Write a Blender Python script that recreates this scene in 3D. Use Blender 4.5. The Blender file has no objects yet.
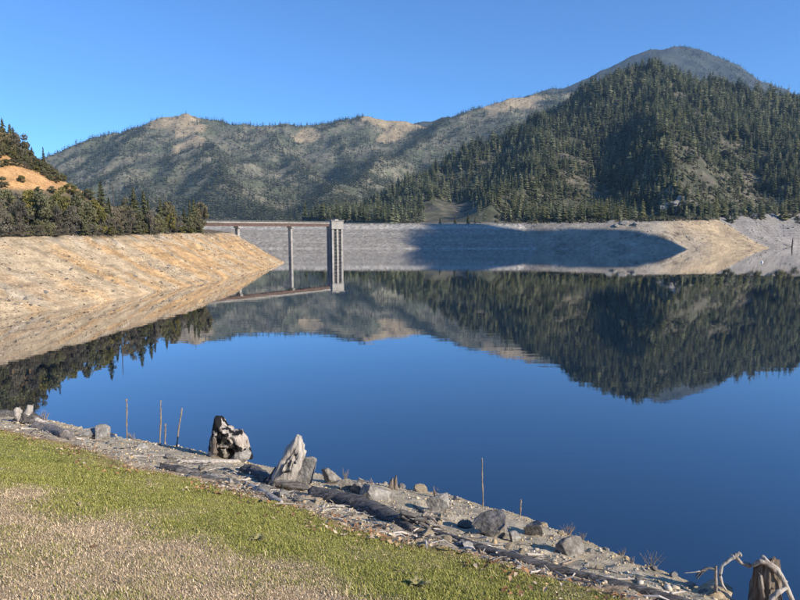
import bpy, math, random
import numpy as np
from mathutils import Vector, Matrix, noise as mnoise

# ------------------------------------------------------------------ camera, sky, sun, exposure
F_PX, HOR = 593.0, 228.0            # focal length in photo pixels, horizon row of the 800x600 photo
EYE = 20.0                          # eye height over the lake surface (z = 0), metres
PITCH = math.atan((300.0 - HOR) / F_PX)
SUN_EL = math.radians(27.0)
SUN_AZ = math.radians(122.0)        # clockwise from +Y (view direction): right and a little behind
SUN_DIR = Vector((math.sin(SUN_AZ) * math.cos(SUN_EL), math.cos(SUN_AZ) * math.cos(SUN_EL), math.sin(SUN_EL)))
scene = bpy.context.scene
C = scene.collection
cam_d = bpy.data.cameras.new('camera')
cam = bpy.data.objects.new('camera', cam_d); C.objects.link(cam)
cam_d.sensor_width = 36.0; cam_d.lens = 36.0 * F_PX / 800.0
cam_d.clip_start = 0.1; cam_d.clip_end = 60000.0
cam.location = (0, 0, EYE); cam.rotation_euler = (math.pi / 2 - PITCH, 0, 0)
scene.camera = cam
world = bpy.data.worlds.new('World'); scene.world = world; world.use_nodes = True
wn = world.node_tree; wn.nodes.clear()
wo = wn.nodes.new('ShaderNodeOutputWorld'); wb = wn.nodes.new('ShaderNodeBackground'); ws = wn.nodes.new('ShaderNodeTexSky')
ws.sky_type = 'NISHITA'; ws.sun_disc = False; ws.sun_elevation = SUN_EL; ws.sun_rotation = SUN_AZ
ws.altitude = 1200.0; ws.air_density = 0.95; ws.dust_density = 0.0; ws.ozone_density = 4.0
wb.inputs['Strength'].default_value = 0.118
wt = wn.nodes.new('ShaderNodeMix'); wt.data_type = 'RGBA'; wt.blend_type = 'MULTIPLY'; wt.inputs[0].default_value = 1.0
wt.inputs[7].default_value = (0.52, 0.87, 1.17, 1)              # clear dry winter air: a deeper blue
wn.links.new(ws.outputs[0], wt.inputs[6]); wn.links.new(wt.outputs[2], wb.inputs[0]); wn.links.new(wb.outputs[0], wo.inputs[0])
sun_d = bpy.data.lights.new('sun', 'SUN'); sun_d.energy = 4.8; sun_d.angle = math.radians(0.53); sun_d.color = (1.0, 0.885, 0.73)
sun = bpy.data.objects.new('sun', sun_d); C.objects.link(sun)
sun.rotation_euler = SUN_DIR.to_track_quat('Z', 'Y').to_euler(); sun.location = (300, -200, 300)
scene.view_settings.view_transform = 'Standard'; scene.view_settings.look = 'None'
scene.view_settings.exposure = 0.6; scene.view_settings.gamma = 1.0; scene.view_settings.use_curve_mapping = False
scene.cycles.max_bounces = 6; scene.cycles.diffuse_bounces = 2; scene.cycles.glossy_bounces = 3
scene.cycles.volume_bounces = 0

# ------------------------------------------------------------------ helpers
rng = np.random.default_rng(7)
random.seed(7)
CP, SP = math.cos(PITCH), math.sin(PITCH)

def ray(px, py):
    cx = (px - 400.0) / F_PX; cz = -(py - 300.0) / F_PX
    return np.array([cx, CP + cz * SP, -SP + cz * CP])

def at(px, py, Y):
    d = ray(px, py); d = d * (Y / d[1])
    return np.array([d[0], d[1], EYE + d[2]])

def project(x, y, z):
    z = z - EYE
    dep = y * CP - z * SP
    up = y * SP + z * CP
    return 400 + F_PX * x / dep, 300 - F_PX * up / dep

def _hash(ix, iy, seed):
    h = (ix.astype(np.int64) * 374761393 + iy.astype(np.int64) * 668265263 + seed * 974634777) & 0x7fffffff
    h = ((h ^ (h >> 13)) * 1274126177) & 0x7fffffff
    return (h ^ (h >> 16)) & 0x7fffffff

def perlin(x, y, seed=0):
    x = np.asarray(x, float); y = np.asarray(y, float)
    ix = np.floor(x).astype(np.int64); iy = np.floor(y).astype(np.int64)
    fx = x - ix; fy = y - iy
    def g(dx, dy):
        a = _hash(ix + dx, iy + dy, seed) / 0x7fffffff * 2 * math.pi
        return np.cos(a) * (fx - dx) + np.sin(a) * (fy - dy)
    u = fx * fx * fx * (fx * (fx * 6 - 15) + 10); v = fy * fy * fy * (fy * (fy * 6 - 15) + 10)
    a = g(0, 0) * (1 - u) + g(1, 0) * u; b = g(0, 1) * (1 - u) + g(1, 1) * u
    return (a * (1 - v) + b * v) * 1.5

def fbm(x, y, octv=4, seed=0, gain=0.5):
    s = 0; a = 1.0; f = 1.0
    for o in range(octv):
        s = s + a * perlin(x * f + 17.3 * o, y * f - 9.1 * o, seed + o * 7); a *= gain; f *= 2.03
    return s

def ridged(x, y, octv=4, seed=0):
    s = 0; a = 1.0; f = 1.0
    for o in range(octv):
        s = s + a * (1 - 2 * np.abs(perlin(x * f + 5.3 * o, y * f + 3.1 * o, seed + o * 11))); a *= 0.5; f *= 2.1
    return s

def smooth(a, b, x):
    t = np.clip((x - a) / (b - a), 0, 1); return t * t * (3 - 2 * t)

def seg_dist(X, Y, pts):
    """distance to a polyline, the parameter on it, and the side (positive on its right-hand side)"""
    best = np.full(np.shape(X), 1e18); val = np.zeros(np.shape(X)); side = np.zeros(np.shape(X))
    for k in range(len(pts) - 1):
        ax, ay = pts[k][0], pts[k][1]; bx, by = pts[k + 1][0], pts[k + 1][1]
        dx, dy = bx - ax, by - ay; L = dx * dx + dy * dy
        t = np.clip(((X - ax) * dx + (Y - ay) * dy) / L, 0, 1)
        d = (X - ax - t * dx) ** 2 + (Y - ay - t * dy) ** 2
        cr = (X - ax) * dy - (Y - ay) * dx
        m = d < best
        best = np.where(m, d, best); val = np.where(m, k + t, val); side = np.where(m, cr / math.sqrt(L), side)
    return np.sqrt(best), val, np.sign(side)

def mesh_from(name, V, Fc, mats=(), col=None, smooth_sh=False, uniform=None):
    """V (n,3) array; Fc an (m,k) int array or list of tuples; col (n,3) vertex colours"""
    me = bpy.data.meshes.new(name)
    V = np.asarray(V, np.float32)
    if isinstance(Fc, np.ndarray):
        m, k = Fc.shape
        me.vertices.add(len(V)); me.vertices.foreach_set('co', V.ravel())
        me.loops.add(m * k); me.loops.foreach_set('vertex_index', Fc.astype(np.int32).ravel())
        me.polygons.add(m)
        me.polygons.foreach_set('loop_start', np.arange(0, m * k, k, dtype=np.int32))
        me.polygons.foreach_set('loop_total', np.full(m, k, np.int32))
        me.update(calc_edges=True)
    else:
        me.from_pydata([tuple(map(float, v)) for v in V], [], [tuple(f) for f in Fc])
    if col is not None:
        a = me.color_attributes.new('Col', 'FLOAT_COLOR', 'POINT')
        c = np.ones((len(V), 4), np.float32); c[:, :3] = col
        a.data.foreach_set('color', c.ravel())
    for mt in mats: me.materials.append(mt)
    if smooth_sh: me.polygons.foreach_set('use_smooth', np.ones(len(me.polygons), bool))
    me.update()
    return me

def link(name, me, parent=None, label=None, cat=None, group=None, kind=None, loc=None, rot=None, scale=None):
    o = bpy.data.objects.new(name, me); C.objects.link(o)
    if parent is not None: o.parent = parent
    if loc is not None: o.location = loc
    if rot is not None: o.rotation_euler = rot
    if scale is not None: o.scale = scale if hasattr(scale, '__len__') else (scale,) * 3
    if label: o['label'] = label
    if cat: o['category'] = cat
    if group: o['group'] = group
    if kind: o['kind'] = kind
    return o

def grid_mesh(name, xs, ys, hfun, cfun, mats, smooth_sh=True):
    X, Y = np.meshgrid(xs, ys)
    Z = hfun(X, Y)
    n, m = len(xs), len(ys)
    idx = np.arange(n * m).reshape(m, n)
    Fc = np.stack([idx[:-1, :-1], idx[:-1, 1:], idx[1:, 1:], idx[1:, :-1]], -1).reshape(-1, 4)
    V = np.stack([X, Y, Z], -1).reshape(-1, 3)
    col = cfun(X, Y, Z).reshape(-1, 3) if cfun is not None else None
    return mesh_from(name, V, Fc, mats, col, smooth_sh)

class MB:
    """collects simple shapes into one mesh"""
    def __init__(s): s.v = []; s.f = []
    def box(s, c, size, rz=0.0, taper=1.0):
        b = len(s.v); ca, sa = math.cos(rz), math.sin(rz)
        for dz in (-.5, .5):
            k = taper if dz > 0 else 1.0
            for dx, dy in ((-.5, -.5), (.5, -.5), (.5, .5), (-.5, .5)):
                x, y = dx * size[0] * k, dy * size[1] * k
                s.v.append((c[0] + x * ca - y * sa, c[1] + x * sa + y * ca, c[2] + dz * size[2]))
        for q in ((0, 3, 2, 1), (4, 5, 6, 7), (0, 1, 5, 4), (1, 2, 6, 5), (2, 3, 7, 6), (3, 0, 4, 7)):
            s.f.append(tuple(b + i for i in q))
        return s
    def tube(s, pts, rad, n=7, jit=0.0, seed=0, cap=True):
        R = random.Random(seed); pts = [Vector(p) for p in pts]; b = len(s.v)
        m = len(pts); up = Vector((0.13, 0.27, 1)).normalized()
        for i, p in enumerate(pts):
            t = (pts[min(i + 1, m - 1)] - pts[max(i - 1, 0)]).normalized()
            a = t.cross(up); a = a.normalized() if a.length > 1e-4 else Vector((1, 0, 0)); c2 = t.cross(a)
            r = rad[i] if hasattr(rad, '__len__') else rad
            for k in range(n):
                an = 2 * math.pi * k / n; rr = r * (1 + jit * R.uniform(-1, 1))
                s.v.append(tuple(p + a * (math.cos(an) * rr) + c2 * (math.sin(an) * rr)))
        for i in range(m - 1):
            for k in range(n):
                k2 = (k + 1) % n
                s.f.append((b + i * n + k, b + i * n + k2, b + (i + 1) * n + k2, b + (i + 1) * n + k))
        if cap:
            s.f.append(tuple(b + k for k in reversed(range(n)))); s.f.append(tuple(b + (m - 1) * n + k for k in range(n)))
        return s
    def mesh(s, name, mats, smooth_sh=False): return mesh_from(name, s.v, s.f, mats, None, smooth_sh)

# ------------------------------------------------------------------ materials
def material(name, build, rough=0.9):
    m = bpy.data.materials.new(name); m.use_nodes = True
    nt = m.node_tree; b = nt.nodes['Principled BSDF']; b.inputs['Roughness'].default_value = rough
    b.inputs['Specular IOR Level'].default_value = 0.25
    build(nt, b); return m

def N(nt, t, **kw):
    n = nt.nodes.new(t)
    for k, v in kw.items():
        if k in n.inputs.keys(): n.inputs[k].default_value = v
        else: setattr(n, k, v)
    return n

def tex_noise(nt, scale, detail=4, rough=0.55, vec=None, dist=0.0):
    n = N(nt, 'ShaderNodeTexNoise'); n.inputs['Scale'].default_value = scale; n.inputs['Detail'].default_value = detail
    n.inputs['Roughness'].default_value = rough; n.inputs['Distortion'].default_value = dist
    if vec is not None: nt.links.new(vec, n.inputs['Vector'])
    return n

def ramp(nt, fac, stops):
    r = N(nt, 'ShaderNodeValToRGB'); e = r.color_ramp.elements
    while len(e) < len(stops): e.new(0.5)
    for el, (p, c) in zip(e, stops): el.position = p; el.color = (c[0], c[1], c[2], 1)
    nt.links.new(fac, r.inputs[0]); return r.outputs[0]

def mul(nt, a, b, fac=1.0, mode='MULTIPLY'):
    x = N(nt, 'ShaderNodeMix', data_type='RGBA', blend_type=mode)
    x.inputs[0].default_value = fac
    nt.links.new(a, x.inputs[6]); nt.links.new(b, x.inputs[7]); return x.outputs[2]

def bump(nt, b, h, strength, dist):
    x = N(nt, 'ShaderNodeBump'); x.inputs['Strength'].default_value = strength; x.inputs['Distance'].default_value = dist
    nt.links.new(h, x.inputs['Height']); nt.links.new(x.outputs[0], b.inputs['Normal'])

def pos(nt): return N(nt, 'ShaderNodeNewGeometry').outputs['Position']
def objco(nt): return N(nt, 'ShaderNodeTexCoord').outputs['Object']

def vcol_mat(name, scales, lo=0.6, hi=1.4, bumps=None, rough=0.95):
    """vertex colour times world-space noise at several scales"""
    def f(nt, b):
        c = N(nt, 'ShaderNodeAttribute', attribute_name='Col').outputs['Color']
        p = pos(nt)
        for s in scales:
            n = tex_noise(nt, s, 3, 0.6, p)
            c = mul(nt, c, ramp(nt, n.outputs[0], [(0.3, (lo,) * 3), (0.7, (hi,) * 3)]))
        nt.links.new(c, b.inputs['Base Color'])
        if bumps:
            n = tex_noise(nt, bumps[0], 5, 0.65, p); bump(nt, b, n.outputs[0], bumps[1], bumps[2])
    return material(name, f, rough)

M_NEAR = vcol_mat('near_soil', (3.0, 22.0), 0.72, 1.28, (45.0, 0.8, 0.03))
M_BANK = vcol_mat('bank_soil', (0.25, 1.4, 5.0), 0.75, 1.25, (1.6, 0.9, 0.6))
M_HILL = vcol_mat('hill_soil', (0.06, 0.3), 0.76, 1.24, (0.3, 0.7, 1.5))
M_FAR = vcol_mat('far_hill_soil', (0.02, 0.08), 0.76, 1.24, (0.05, 0.5, 5.0))
def leafy(nt, b, col, amt=0.35):
    """thin leaves pass some light through"""
    tr = N(nt, 'ShaderNodeBsdfTranslucent'); mx = N(nt, 'ShaderNodeMixShader'); mx.inputs[0].default_value = amt
    nt.links.new(col, b.inputs['Base Color']); nt.links.new(col, tr.inputs['Color'])
    nt.links.new(b.outputs[0], mx.inputs[1]); nt.links.new(tr.outputs[0], mx.inputs[2])
    nt.links.new(mx.outputs[0], nt.nodes['Material Output'].inputs['Surface'])
M_VL = material('leaf_tint', lambda nt, b: leafy(nt, b, N(nt, 'ShaderNodeAttribute', attribute_name='Col').outputs['Color']), 0.85)
M_VC = material('plain_tint', lambda nt, b: nt.links.new(N(nt, 'ShaderNodeAttribute', attribute_name='Col').outputs['Color'], b.inputs['Base Color']), 0.9)

def foliage(name, cols, scale=0.6):
    def f(nt, b):
        oi = N(nt, 'ShaderNodeObjectInfo')
        n = tex_noise(nt, scale, 3, 0.6, objco(nt))
        c = ramp(nt, n.outputs[0], [(0.3, cols[0]), (0.7, cols[1])])
        r = ramp(nt, oi.outputs['Random'], [(0.0, (0.7, 0.72, 0.72)), (0.5, (1.0, 1.0, 1.0)), (1.0, (1.3, 1.22, 1.05))])
        leafy(nt, b, mul(nt, c, r))
    return material(name, f, 0.85)
M_FIR = foliage('fir_needles', ((0.07, 0.085, 0.04), (0.23, 0.225, 0.10)))
M_OAK = foliage('oak_leaves', ((0.10, 0.107, 0.055), (0.29, 0.275, 0.15)), 1.0)
M_OLIVE = foliage('olive_leaves', ((0.10, 0.10, 0.032), (0.27, 0.245, 0.08)), 1.0)
M_BROWN = foliage('brown_leaves', ((0.12, 0.11, 0.06), (0.27, 0.24, 0.14)), 1.0)
M_GREYT = foliage('bare_twigs', ((0.11, 0.10, 0.075), (0.26, 0.24, 0.19)), 1.0)
M_BARK = material('bark', lambda nt, b: nt.links.new(ramp(nt, tex_noise(nt, 3, 4, .6, objco(nt)).outputs[0], [(0.3, (0.04, 0.032, 0.025)), (0.7, (0.13, 0.11, 0.09))]), b.inputs['Base Color']))

def wood(name, stops, grain=(14, 14, 1.6), bs=0.9, char=None):
    def f(nt, b):
        mp = N(nt, 'ShaderNodeMapping'); mp.inputs['Scale'].default_value = grain
        nt.links.new(objco(nt), mp.inputs['Vector'])
        n = tex_noise(nt, 1.6, 6, 0.7, mp.outputs[0], 0.6)
        c = ramp(nt, n.outputs[0], stops)
        if char:
            k = tex_noise(nt, char[0], 4, 0.6, objco(nt))
            mk = ramp(nt, k.outputs[0], [(char[1], (0, 0, 0)), (char[1] + 0.04, (1, 1, 1))])
            x = N(nt, 'ShaderNodeMix', data_type='RGBA'); nt.links.new(mk, x.inputs[0]); nt.links.new(c, x.inputs[6])
            x.inputs[7].default_value = (0.012, 0.011, 0.011, 1); c = x.outputs[2]
        nt.links.new(c, b.inputs['Base Color'])
        bump(nt, b, n.outputs[0], bs, 0.03)
    return material(name, f, 0.85)
M_WPALE = wood('bleached_wood', [(0.3, (0.12, 0.10, 0.085)), (0.44, (0.36, 0.325, 0.285)), (0.7, (0.60, 0.565, 0.515))])
M_WGREY = wood('weathered_wood', [(0.32, (0.03, 0.028, 0.026)), (0.5, (0.13, 0.12, 0.11)), (0.72, (0.30, 0.28, 0.26))], (2, 16, 16))
M_WDARK = wood('dark_wood', [(0.32, (0.02, 0.019, 0.019)), (0.5, (0.10, 0.094, 0.09)), (0.72, (0.27, 0.255, 0.25))], (2, 16, 16))
M_CHAR = wood('charred_wood', [(0.3, (0.10, 0.075, 0.05)), (0.45, (0.36, 0.31, 0.26)), (0.7, (0.60, 0.56, 0.5))], (9, 9, 3), 0.9, (3.6, 0.46))
M_BROWNW = wood('brown_wood', [(0.3, (0.045, 0.036, 0.03)), (0.5, (0.17, 0.138, 0.11)), (0.7, (0.35, 0.31, 0.265))], (14, 14, 2))
M_ROOT = wood('root_wood', [(0.3, (0.06, 0.05, 0.042)), (0.48, (0.24, 0.205, 0.175)), (0.72, (0.48, 0.44, 0.40))], (6, 6, 6))

def stone(name, stops, scale=5.0):
    def f(nt, b):
        n = tex_noise(nt, scale, 7, 0.68, objco(nt)); n2 = tex_noise(nt, scale * 5, 4, 0.6, objco(nt))
        c = ramp(nt, n.outputs[0], stops)
        c = mul(nt, c, ramp(nt, n2.outputs[0], [(0.3, (0.65,) * 3), (0.7, (1.25,) * 3)]))
        nt.links.new(c, b.inputs['Base Color']); bump(nt, b, n2.outputs[0], 0.7, 0.02)
    return material(name, f, 0.92)
M_ROCK = stone('grey_rock', [(0.3, (0.11, 0.105, 0.095)), (0.5, (0.26, 0.245, 0.22)), (0.72, (0.44, 0.42, 0.37))])
M_ROCKD = stone('dark_rock', [(0.3, (0.075, 0.068, 0.06)), (0.5, (0.19, 0.175, 0.155)), (0.72, (0.38, 0.35, 0.31))])
M_ROCKT = stone('tan_rock', [(0.3, (0.20, 0.15, 0.09)), (0.5, (0.36, 0.29, 0.19)), (0.72, (0.52, 0.45, 0.34))])
M_CONC = stone('pale_concrete', [(0.3, (0.20, 0.185, 0.165)), (0.5, (0.33, 0.315, 0.285)), (0.75, (0.43, 0.415, 0.38))], 0.35)
M_CONCD = stone('stained_concrete', [(0.3, (0.15, 0.14, 0.125)), (0.5, (0.22, 0.205, 0.185)), (0.75, (0.30, 0.285, 0.26))], 0.35)
M_GIRDER = stone('rusty_girder', [(0.3, (0.075, 0.05, 0.042)), (0.6, (0.14, 0.092, 0.075))], 0.5)
M_SLOT = stone('dark_steel', [(0.3, (0.02, 0.02, 0.022)), (0.6, (0.05, 0.05, 0.055))], 0.6)
M_WHITE = stone('white_paint', [(0.3, (0.7, 0.7, 0.68)), (0.6, (0.82, 0.82, 0.8))], 1.0)
# ------------------------------------------------------------------ setting: terrain under the lake, water
def base_ground():
    n = 48; R = 26000.0
    V = [(0, 0, -9)] + [(R * math.cos(2 * math.pi * k / n), R * math.sin(2 * math.pi * k / n), -9) for k in range(n)]
    Fc = [(0, 1 + k, 1 + (k + 1) % n) for k in range(n)]
    me = mesh_from('ground', V, Fc, (M_FAR,), np.tile((0.12, 0.11, 0.07), (n + 1, 1)))
    link('ground', me, kind='structure')
base_ground()

def water_mat(nt, b):
    b.inputs['Base Color'].default_value = (0.002, 0.009, 0.022, 1)
    b.inputs['Roughness'].default_value = 0.015
    b.inputs['IOR'].default_value = 2.15
    b.inputs['Coat Weight'].default_value = 1.0; b.inputs['Coat IOR'].default_value = 1.5; b.inputs['Coat Roughness'].default_value = 0.015
    b.inputs['Specular IOR Level'].default_value = 0.5
    mp = N(nt, 'ShaderNodeMapping'); mp.inputs['Scale'].default_value = (0.10, 0.42, 1.0)
    nt.links.new(pos(nt), mp.inputs['Vector'])
    n1 = tex_noise(nt, 1.0, 3, 0.5, mp.outputs[0])
    mp2 = N(nt, 'ShaderNodeMapping'); mp2.inputs['Scale'].default_value = (0.012, 0.03, 1.0)
    nt.links.new(pos(nt), mp2.inputs['Vector'])
    n2 = tex_noise(nt, 1.0, 2, 0.5, mp2.outputs[0])
    # ripples come in patches
    am = N(nt, 'ShaderNodeMath', operation='MULTIPLY')
    nt.links.new(n1.outputs[0], am.inputs[0]); nt.links.new(ramp(nt, n2.outputs[0], [(0.35, (0.25,) * 3), (0.7, (1,) * 3)]), am.inputs[1])
    bump(nt, b, am.outputs[0], 0.012, 1.0)
    nt.links.new(b.inputs['Normal'].links[0].from_socket, b.inputs['Coat Normal'])
M_WATER = material('lake_water', water_mat, 0.02)
wv = [(-900, -150, 0), (900, -150, 0), (900, 632, 0), (-900, 632, 0)]
link('lake_water', mesh_from('lake_water', wv, [(0, 1, 2, 3)], (M_WATER,)), kind='structure')

# ------------------------------------------------------------------ hills
def ridge_field(X, Y, ridges, k=22.0):
    """smooth maximum of sloping ridges; ridge = (points xyz, slope, curve)"""
    acc = None
    zs = []
    for pts, slope, curve in ridges:
        best = None
        for p, q in zip(pts[:-1], pts[1:]):
            dx, dy = q[0] - p[0], q[1] - p[1]
            t = np.clip(((X - p[0]) * dx + (Y - p[1]) * dy) / (dx * dx + dy * dy), 0, 1)
            z = p[2] + t * (q[2] - p[2]) - slope * np.hypot(X - p[0] - t * dx, Y - p[1] - t * dy)
            best = z if best is None else np.maximum(best, z)
        zs.append(best)
    zs = np.stack(zs); m = zs.max(0)
    return m + k * np.log(np.exp((zs - m) / k).sum(0))

def vis_filter(x, y, z, hf, n=70, margin=0.0):
    """keeps points that the eye sees over the height field hf"""
    ok = np.ones(len(x), bool)
    for t in np.linspace(0.3, 0.985, n):
        ok &= hf(x * t, y * t) < EYE + (z - EYE) * t + margin
    return ok

# --- right-hand wooded hill with its bare shore
RSHORE = [(60, 640), (105, 592), (135, 578), (186, 556), (228, 545), (256, 551), (290, 565), (352, 588), (372, 600), (380, 622), (430, 640), (520, 648), (640, 640), (900, 600)]
def ridge_px(L): return [tuple(at(*p)) for p in L]
R_RIDGES = [
    (ridge_px([(300, 226, 1060), (345, 213, 1120), (400, 190, 1200), (450, 164, 1270), (500, 137, 1330), (545, 121, 1380), (590, 95, 1440), (615, 77, 1480), (642, 69, 1500), (668, 73, 1500), (700, 81, 1490), (760, 95, 1450), (800, 104, 1420), (880, 122, 1380), (1000, 160, 1300), (1150, 190, 1200)]), 0.62, 0.0),
    (ridge_px([(550, 122, 1390), (545, 150, 1120), (525, 180, 900), (495, 208, 740)]), 0.50, 0.0),
    (ridge_px([(645, 71, 1500), (662, 104, 1230), (667, 132, 1010), (675, 164, 840), (688, 202, 715)]), 0.80, 0.0),
    (ridge_px([(760, 103, 1450), (790, 140, 1150), (815, 180, 900), (850, 205, 760)]), 0.46, 0.0),
    (ridge_px([(420, 182, 1230), (430, 203, 980), (420, 217, 800)]), 0.46, 0.0),
]
def r_shore(X, Y):
    d, t, s = seg_dist(X, Y, RSHORE); return np.where(s < 0, d, -d)
def h_right(X, Y):
    wx = X + 22 * fbm(X / 170, Y / 170, 3, 3); wy = Y + 22 * fbm(X / 170, Y / 170, 3, 31)
    zr = ridge_field(wx, wy, R_RIDGES, 10.0)
    rel = smooth(25, 110, zr)
    zr = zr + rel * (7 * ridged(X / 150, Y / 150, 4, 5)) - 5 * rel
    d = r_shore(X, Y) + 3.0 * fbm(X / 26, Y / 26, 3, 8)
    crest = np.interp(X, [60, 200, 320, 420, 700], [23.5, 24.5, 28, 36, 40])
    sl = np.interp(X, [100, 240, 330, 420], [0.55, 0.75, 0.62, 0.60])
    zb = np.where(d < crest / sl, sl * d, crest + 0.05 * (d - crest / sl)) + 0.3 * fbm(X / 9, Y / 9, 3, 9) * smooth(0, 8, d)
    zb = np.maximum(zb, -12)
    k = 4.0; m = np.maximum(zb, zr)
    z = np.where(d > 0, m + k * np.log(np.exp((zb - m) / k) + np.exp((zr - m) / k)), zb)
    inl = smooth(18, 60, d)
    return zb * (1 - inl) + z * inl
def c_right(X, Y, Z):
    d = r_shore(X, Y)
    n = fbm(X / 60, Y / 60, 4, 12); n2 = fbm(X / 14, Y / 14, 3, 13)
    soil = np.array([0.125, 0.112, 0.08]); brush = np.array([0.075, 0.078, 0.048]); pale = np.array([0.20, 0.172, 0.125])
    grey = np.array([0.29, 0.255, 0.205]); gold = np.array([0.38, 0.295, 0.19]); ggrey = np.array([0.27, 0.25, 0.225])
    w = smooth(-0.3, 0.5, n + 0.6 * n2)[..., None]
    c = soil * w + brush * (1 - w)
    p = (smooth(0.35, 0.7, n2 + 0.3 * n) * smooth(250, 60, Z))[..., None]
    c = c * (1 - p) + pale * p
    crest = np.interp(X, [60, 200, 320, 420, 700], [23.5, 24.5, 28, 36, 40])
    b = smooth(crest + 4, crest + 1, Z + n2)[..., None]
    g = (smooth(255, 300, X + 20 * n) * smooth(392, 366, X + 0.6 * (Y - 600)))[..., None]
    gg = smooth(366, 392, X + 0.6 * (Y - 600))[..., None]
    bank = grey * (1 - g) + gold * g; bank = bank * (1 - gg) + ggrey * gg
    band = 1 + 0.10 * np.sin(Z * 2.1 + 2.0 * n)[..., None] + 0.10 * n2[..., None]
    bank = bank * band
    shrub = (smooth(0.25, 0.5, fbm(X / 7, Y / 7, 3, 77)) * smooth(6, 12, Z) * smooth(25, 18, Z) * smooth(200, 235, X) * smooth(300, 270, X))[..., None]
    bank = bank * (1 - 0.75 * shrub)
    return c * (1 - b) + bank * b
link('right_hill', grid_mesh('right_hill', np.arange(-140, 1300, 5.0), np.concatenate([np.arange(535, 720, 2.5), np.arange(720, 1660, 5.0)]), h_right, c_right, (M_HILL,)), kind='structure')

# --- unseen hill beyond the right edge, shaped to cast the shadow on dam and shore
def sun_frame(s, a, z): return (math.sin(SUN_AZ) * a - math.cos(SUN_AZ) * s, math.cos(SUN_AZ) * a + math.sin(SUN_AZ) * s, z)
AR = 470.0; H0 = math.tan(SUN_EL) * (AR + 287)
O_RIDGES = [([sun_frame(504, AR, H0 + 4), sun_frame(540, AR, H0 + 30), sun_frame(570, AR, H0 + 44), sun_frame(580, AR, H0 + 4), sun_frame(588, AR, H0 - 110)], 3.4, 0.0),
            ([sun_frame(518, AR + 30, H0 - 60), sun_frame(480, AR + 260, H0 - 90), sun_frame(300, AR + 500, H0 - 120)], 1.5, 0.0)]
def h_off(X, Y): return ridge_field(X, Y, O_RIDGES, 6.0) + 5 * ridged(X / 60, Y / 60, 3, 42) - 6
link('shadow_hill', grid_mesh('shadow_hill', np.arange(200, 1500, 9.0), np.arange(-600, 560, 9.0), h_off, lambda X, Y, Z: np.array([0.15, 0.135, 0.09]) * np.ones(X.shape + (1,)) * (1 + 0.3 * fbm(X / 50, Y / 50, 3, 2))[..., None], (M_HILL,)), kind='structure')

# --- left range across the valley
L_RIDGES = [
    (ridge_px([(-200, 180, 2300), (-60, 172, 2500), (20, 163, 2700), (60, 152, 2800), (100, 139, 2900), (140, 126, 2950), (166, 116, 3000), (180, 114, 3000), (205, 121, 3020), (250, 124, 3100), (300, 126, 3200), (335, 120, 3250), (375, 117, 3300), (410, 123, 3300), (432, 130, 3350)]), 0.62, 0.0),
    (ridge_px([(182, 116, 3000), (205, 142, 2650), (232, 170, 2250), (250, 200, 1850), (262, 222, 1500)]), 0.50, 0.0),
    (ridge_px([(110, 138, 2900), (118, 165, 2500), (140, 195, 2000), (150, 222, 1600)]), 0.50, 0.0),
    (ridge_px([(255, 125, 3100), (280, 150, 2800), (312, 180, 2350), (330, 210, 1850)]), 0.50, 0.0),
    (ridge_px([(335, 121, 3250), (345, 140, 3050), (352, 160, 2750), (362, 185, 2300)]), 0.50, 0.0),
    (ridge_px([(375, 118, 3300), (395, 138, 3150), (388, 152, 2950)]), 0.50, 0.0),
    (ridge_px([(340, 192, 1750), (370, 172, 2300), (400, 152, 2700), (432, 133, 2950), (470, 112, 3150), (490, 104, 3250), (540, 95, 3400), (575, 92, 3500), (640, 130, 3500)]), 0.50, 0.0),
    (ridge_px([(490, 105, 3250), (502, 122, 3050), (500, 150, 2600)]), 0.50, 0.0),
]
def h_left(X, Y):
    wx = X + 60 * fbm(X / 420, Y / 420, 3, 51); wy = Y + 60 * fbm(X / 420, Y / 420, 3, 52)
    z = ridge_field(wx, wy, L_RIDGES, 16.0)
    rel = smooth(30, 220, z)
    z = z + rel * (16 * ridged(X / 300, Y / 420, 3, 53) - 12 + 14 * smooth(0, 1, (2950 - Y) / 700) * ridged(X / 210, Y / 300, 3, 54))
    return np.maximum(z, 4 + 3 * fbm(X / 60, Y / 60, 2, 3))
BARE = [(at(178, 122, 2990), 95), (at(187, 135, 2850), 60), (at(190, 150, 2700), 60), (at(376, 124, 3290), 70), (at(398, 132, 3250), 90), (at(410, 128, 3290), 80),
        (at(392, 145, 3120), 50), (at(500, 103, 3260), 90), (at(522, 100, 3330), 95), (at(505, 112, 3180), 60), (at(305, 140, 3080), 45)]
def bare_w(X, Y):
    b = np.zeros(np.shape(X))
    for p, r in BARE:
        b = np.maximum(b, smooth(r * 1.45, r * 0.75, np.hypot(X - p[0], (Y - p[1]) * 0.6) + 50 * fbm(X / 130, Y / 130, 3, 61)))
    return b
def c_left(X, Y, Z):
    n = fbm(X / 210, Y / 210, 4, 62); n2 = fbm(X / 50, Y / 50, 3, 63)
    soil = np.array([0.175, 0.162, 0.112]); brush = np.array([0.10, 0.108, 0.066]); tan = np.array([0.31, 0.245, 0.15])
    w = smooth(-0.5, 0.7, n + 0.7 * n2)[..., None]
    c = soil * w + brush * (1 - w)
    b = bare_w(X, Y)[..., None]
    return c * (1 - b) + tan * (1 + 0.15 * n2[..., None]) * b
link('left_range', grid_mesh('left_range', np.arange(-2600, 2100, 13.0), np.arange(1350, 3650, 13.0), h_left, c_left, (M_FAR,)), kind='structure')

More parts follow.
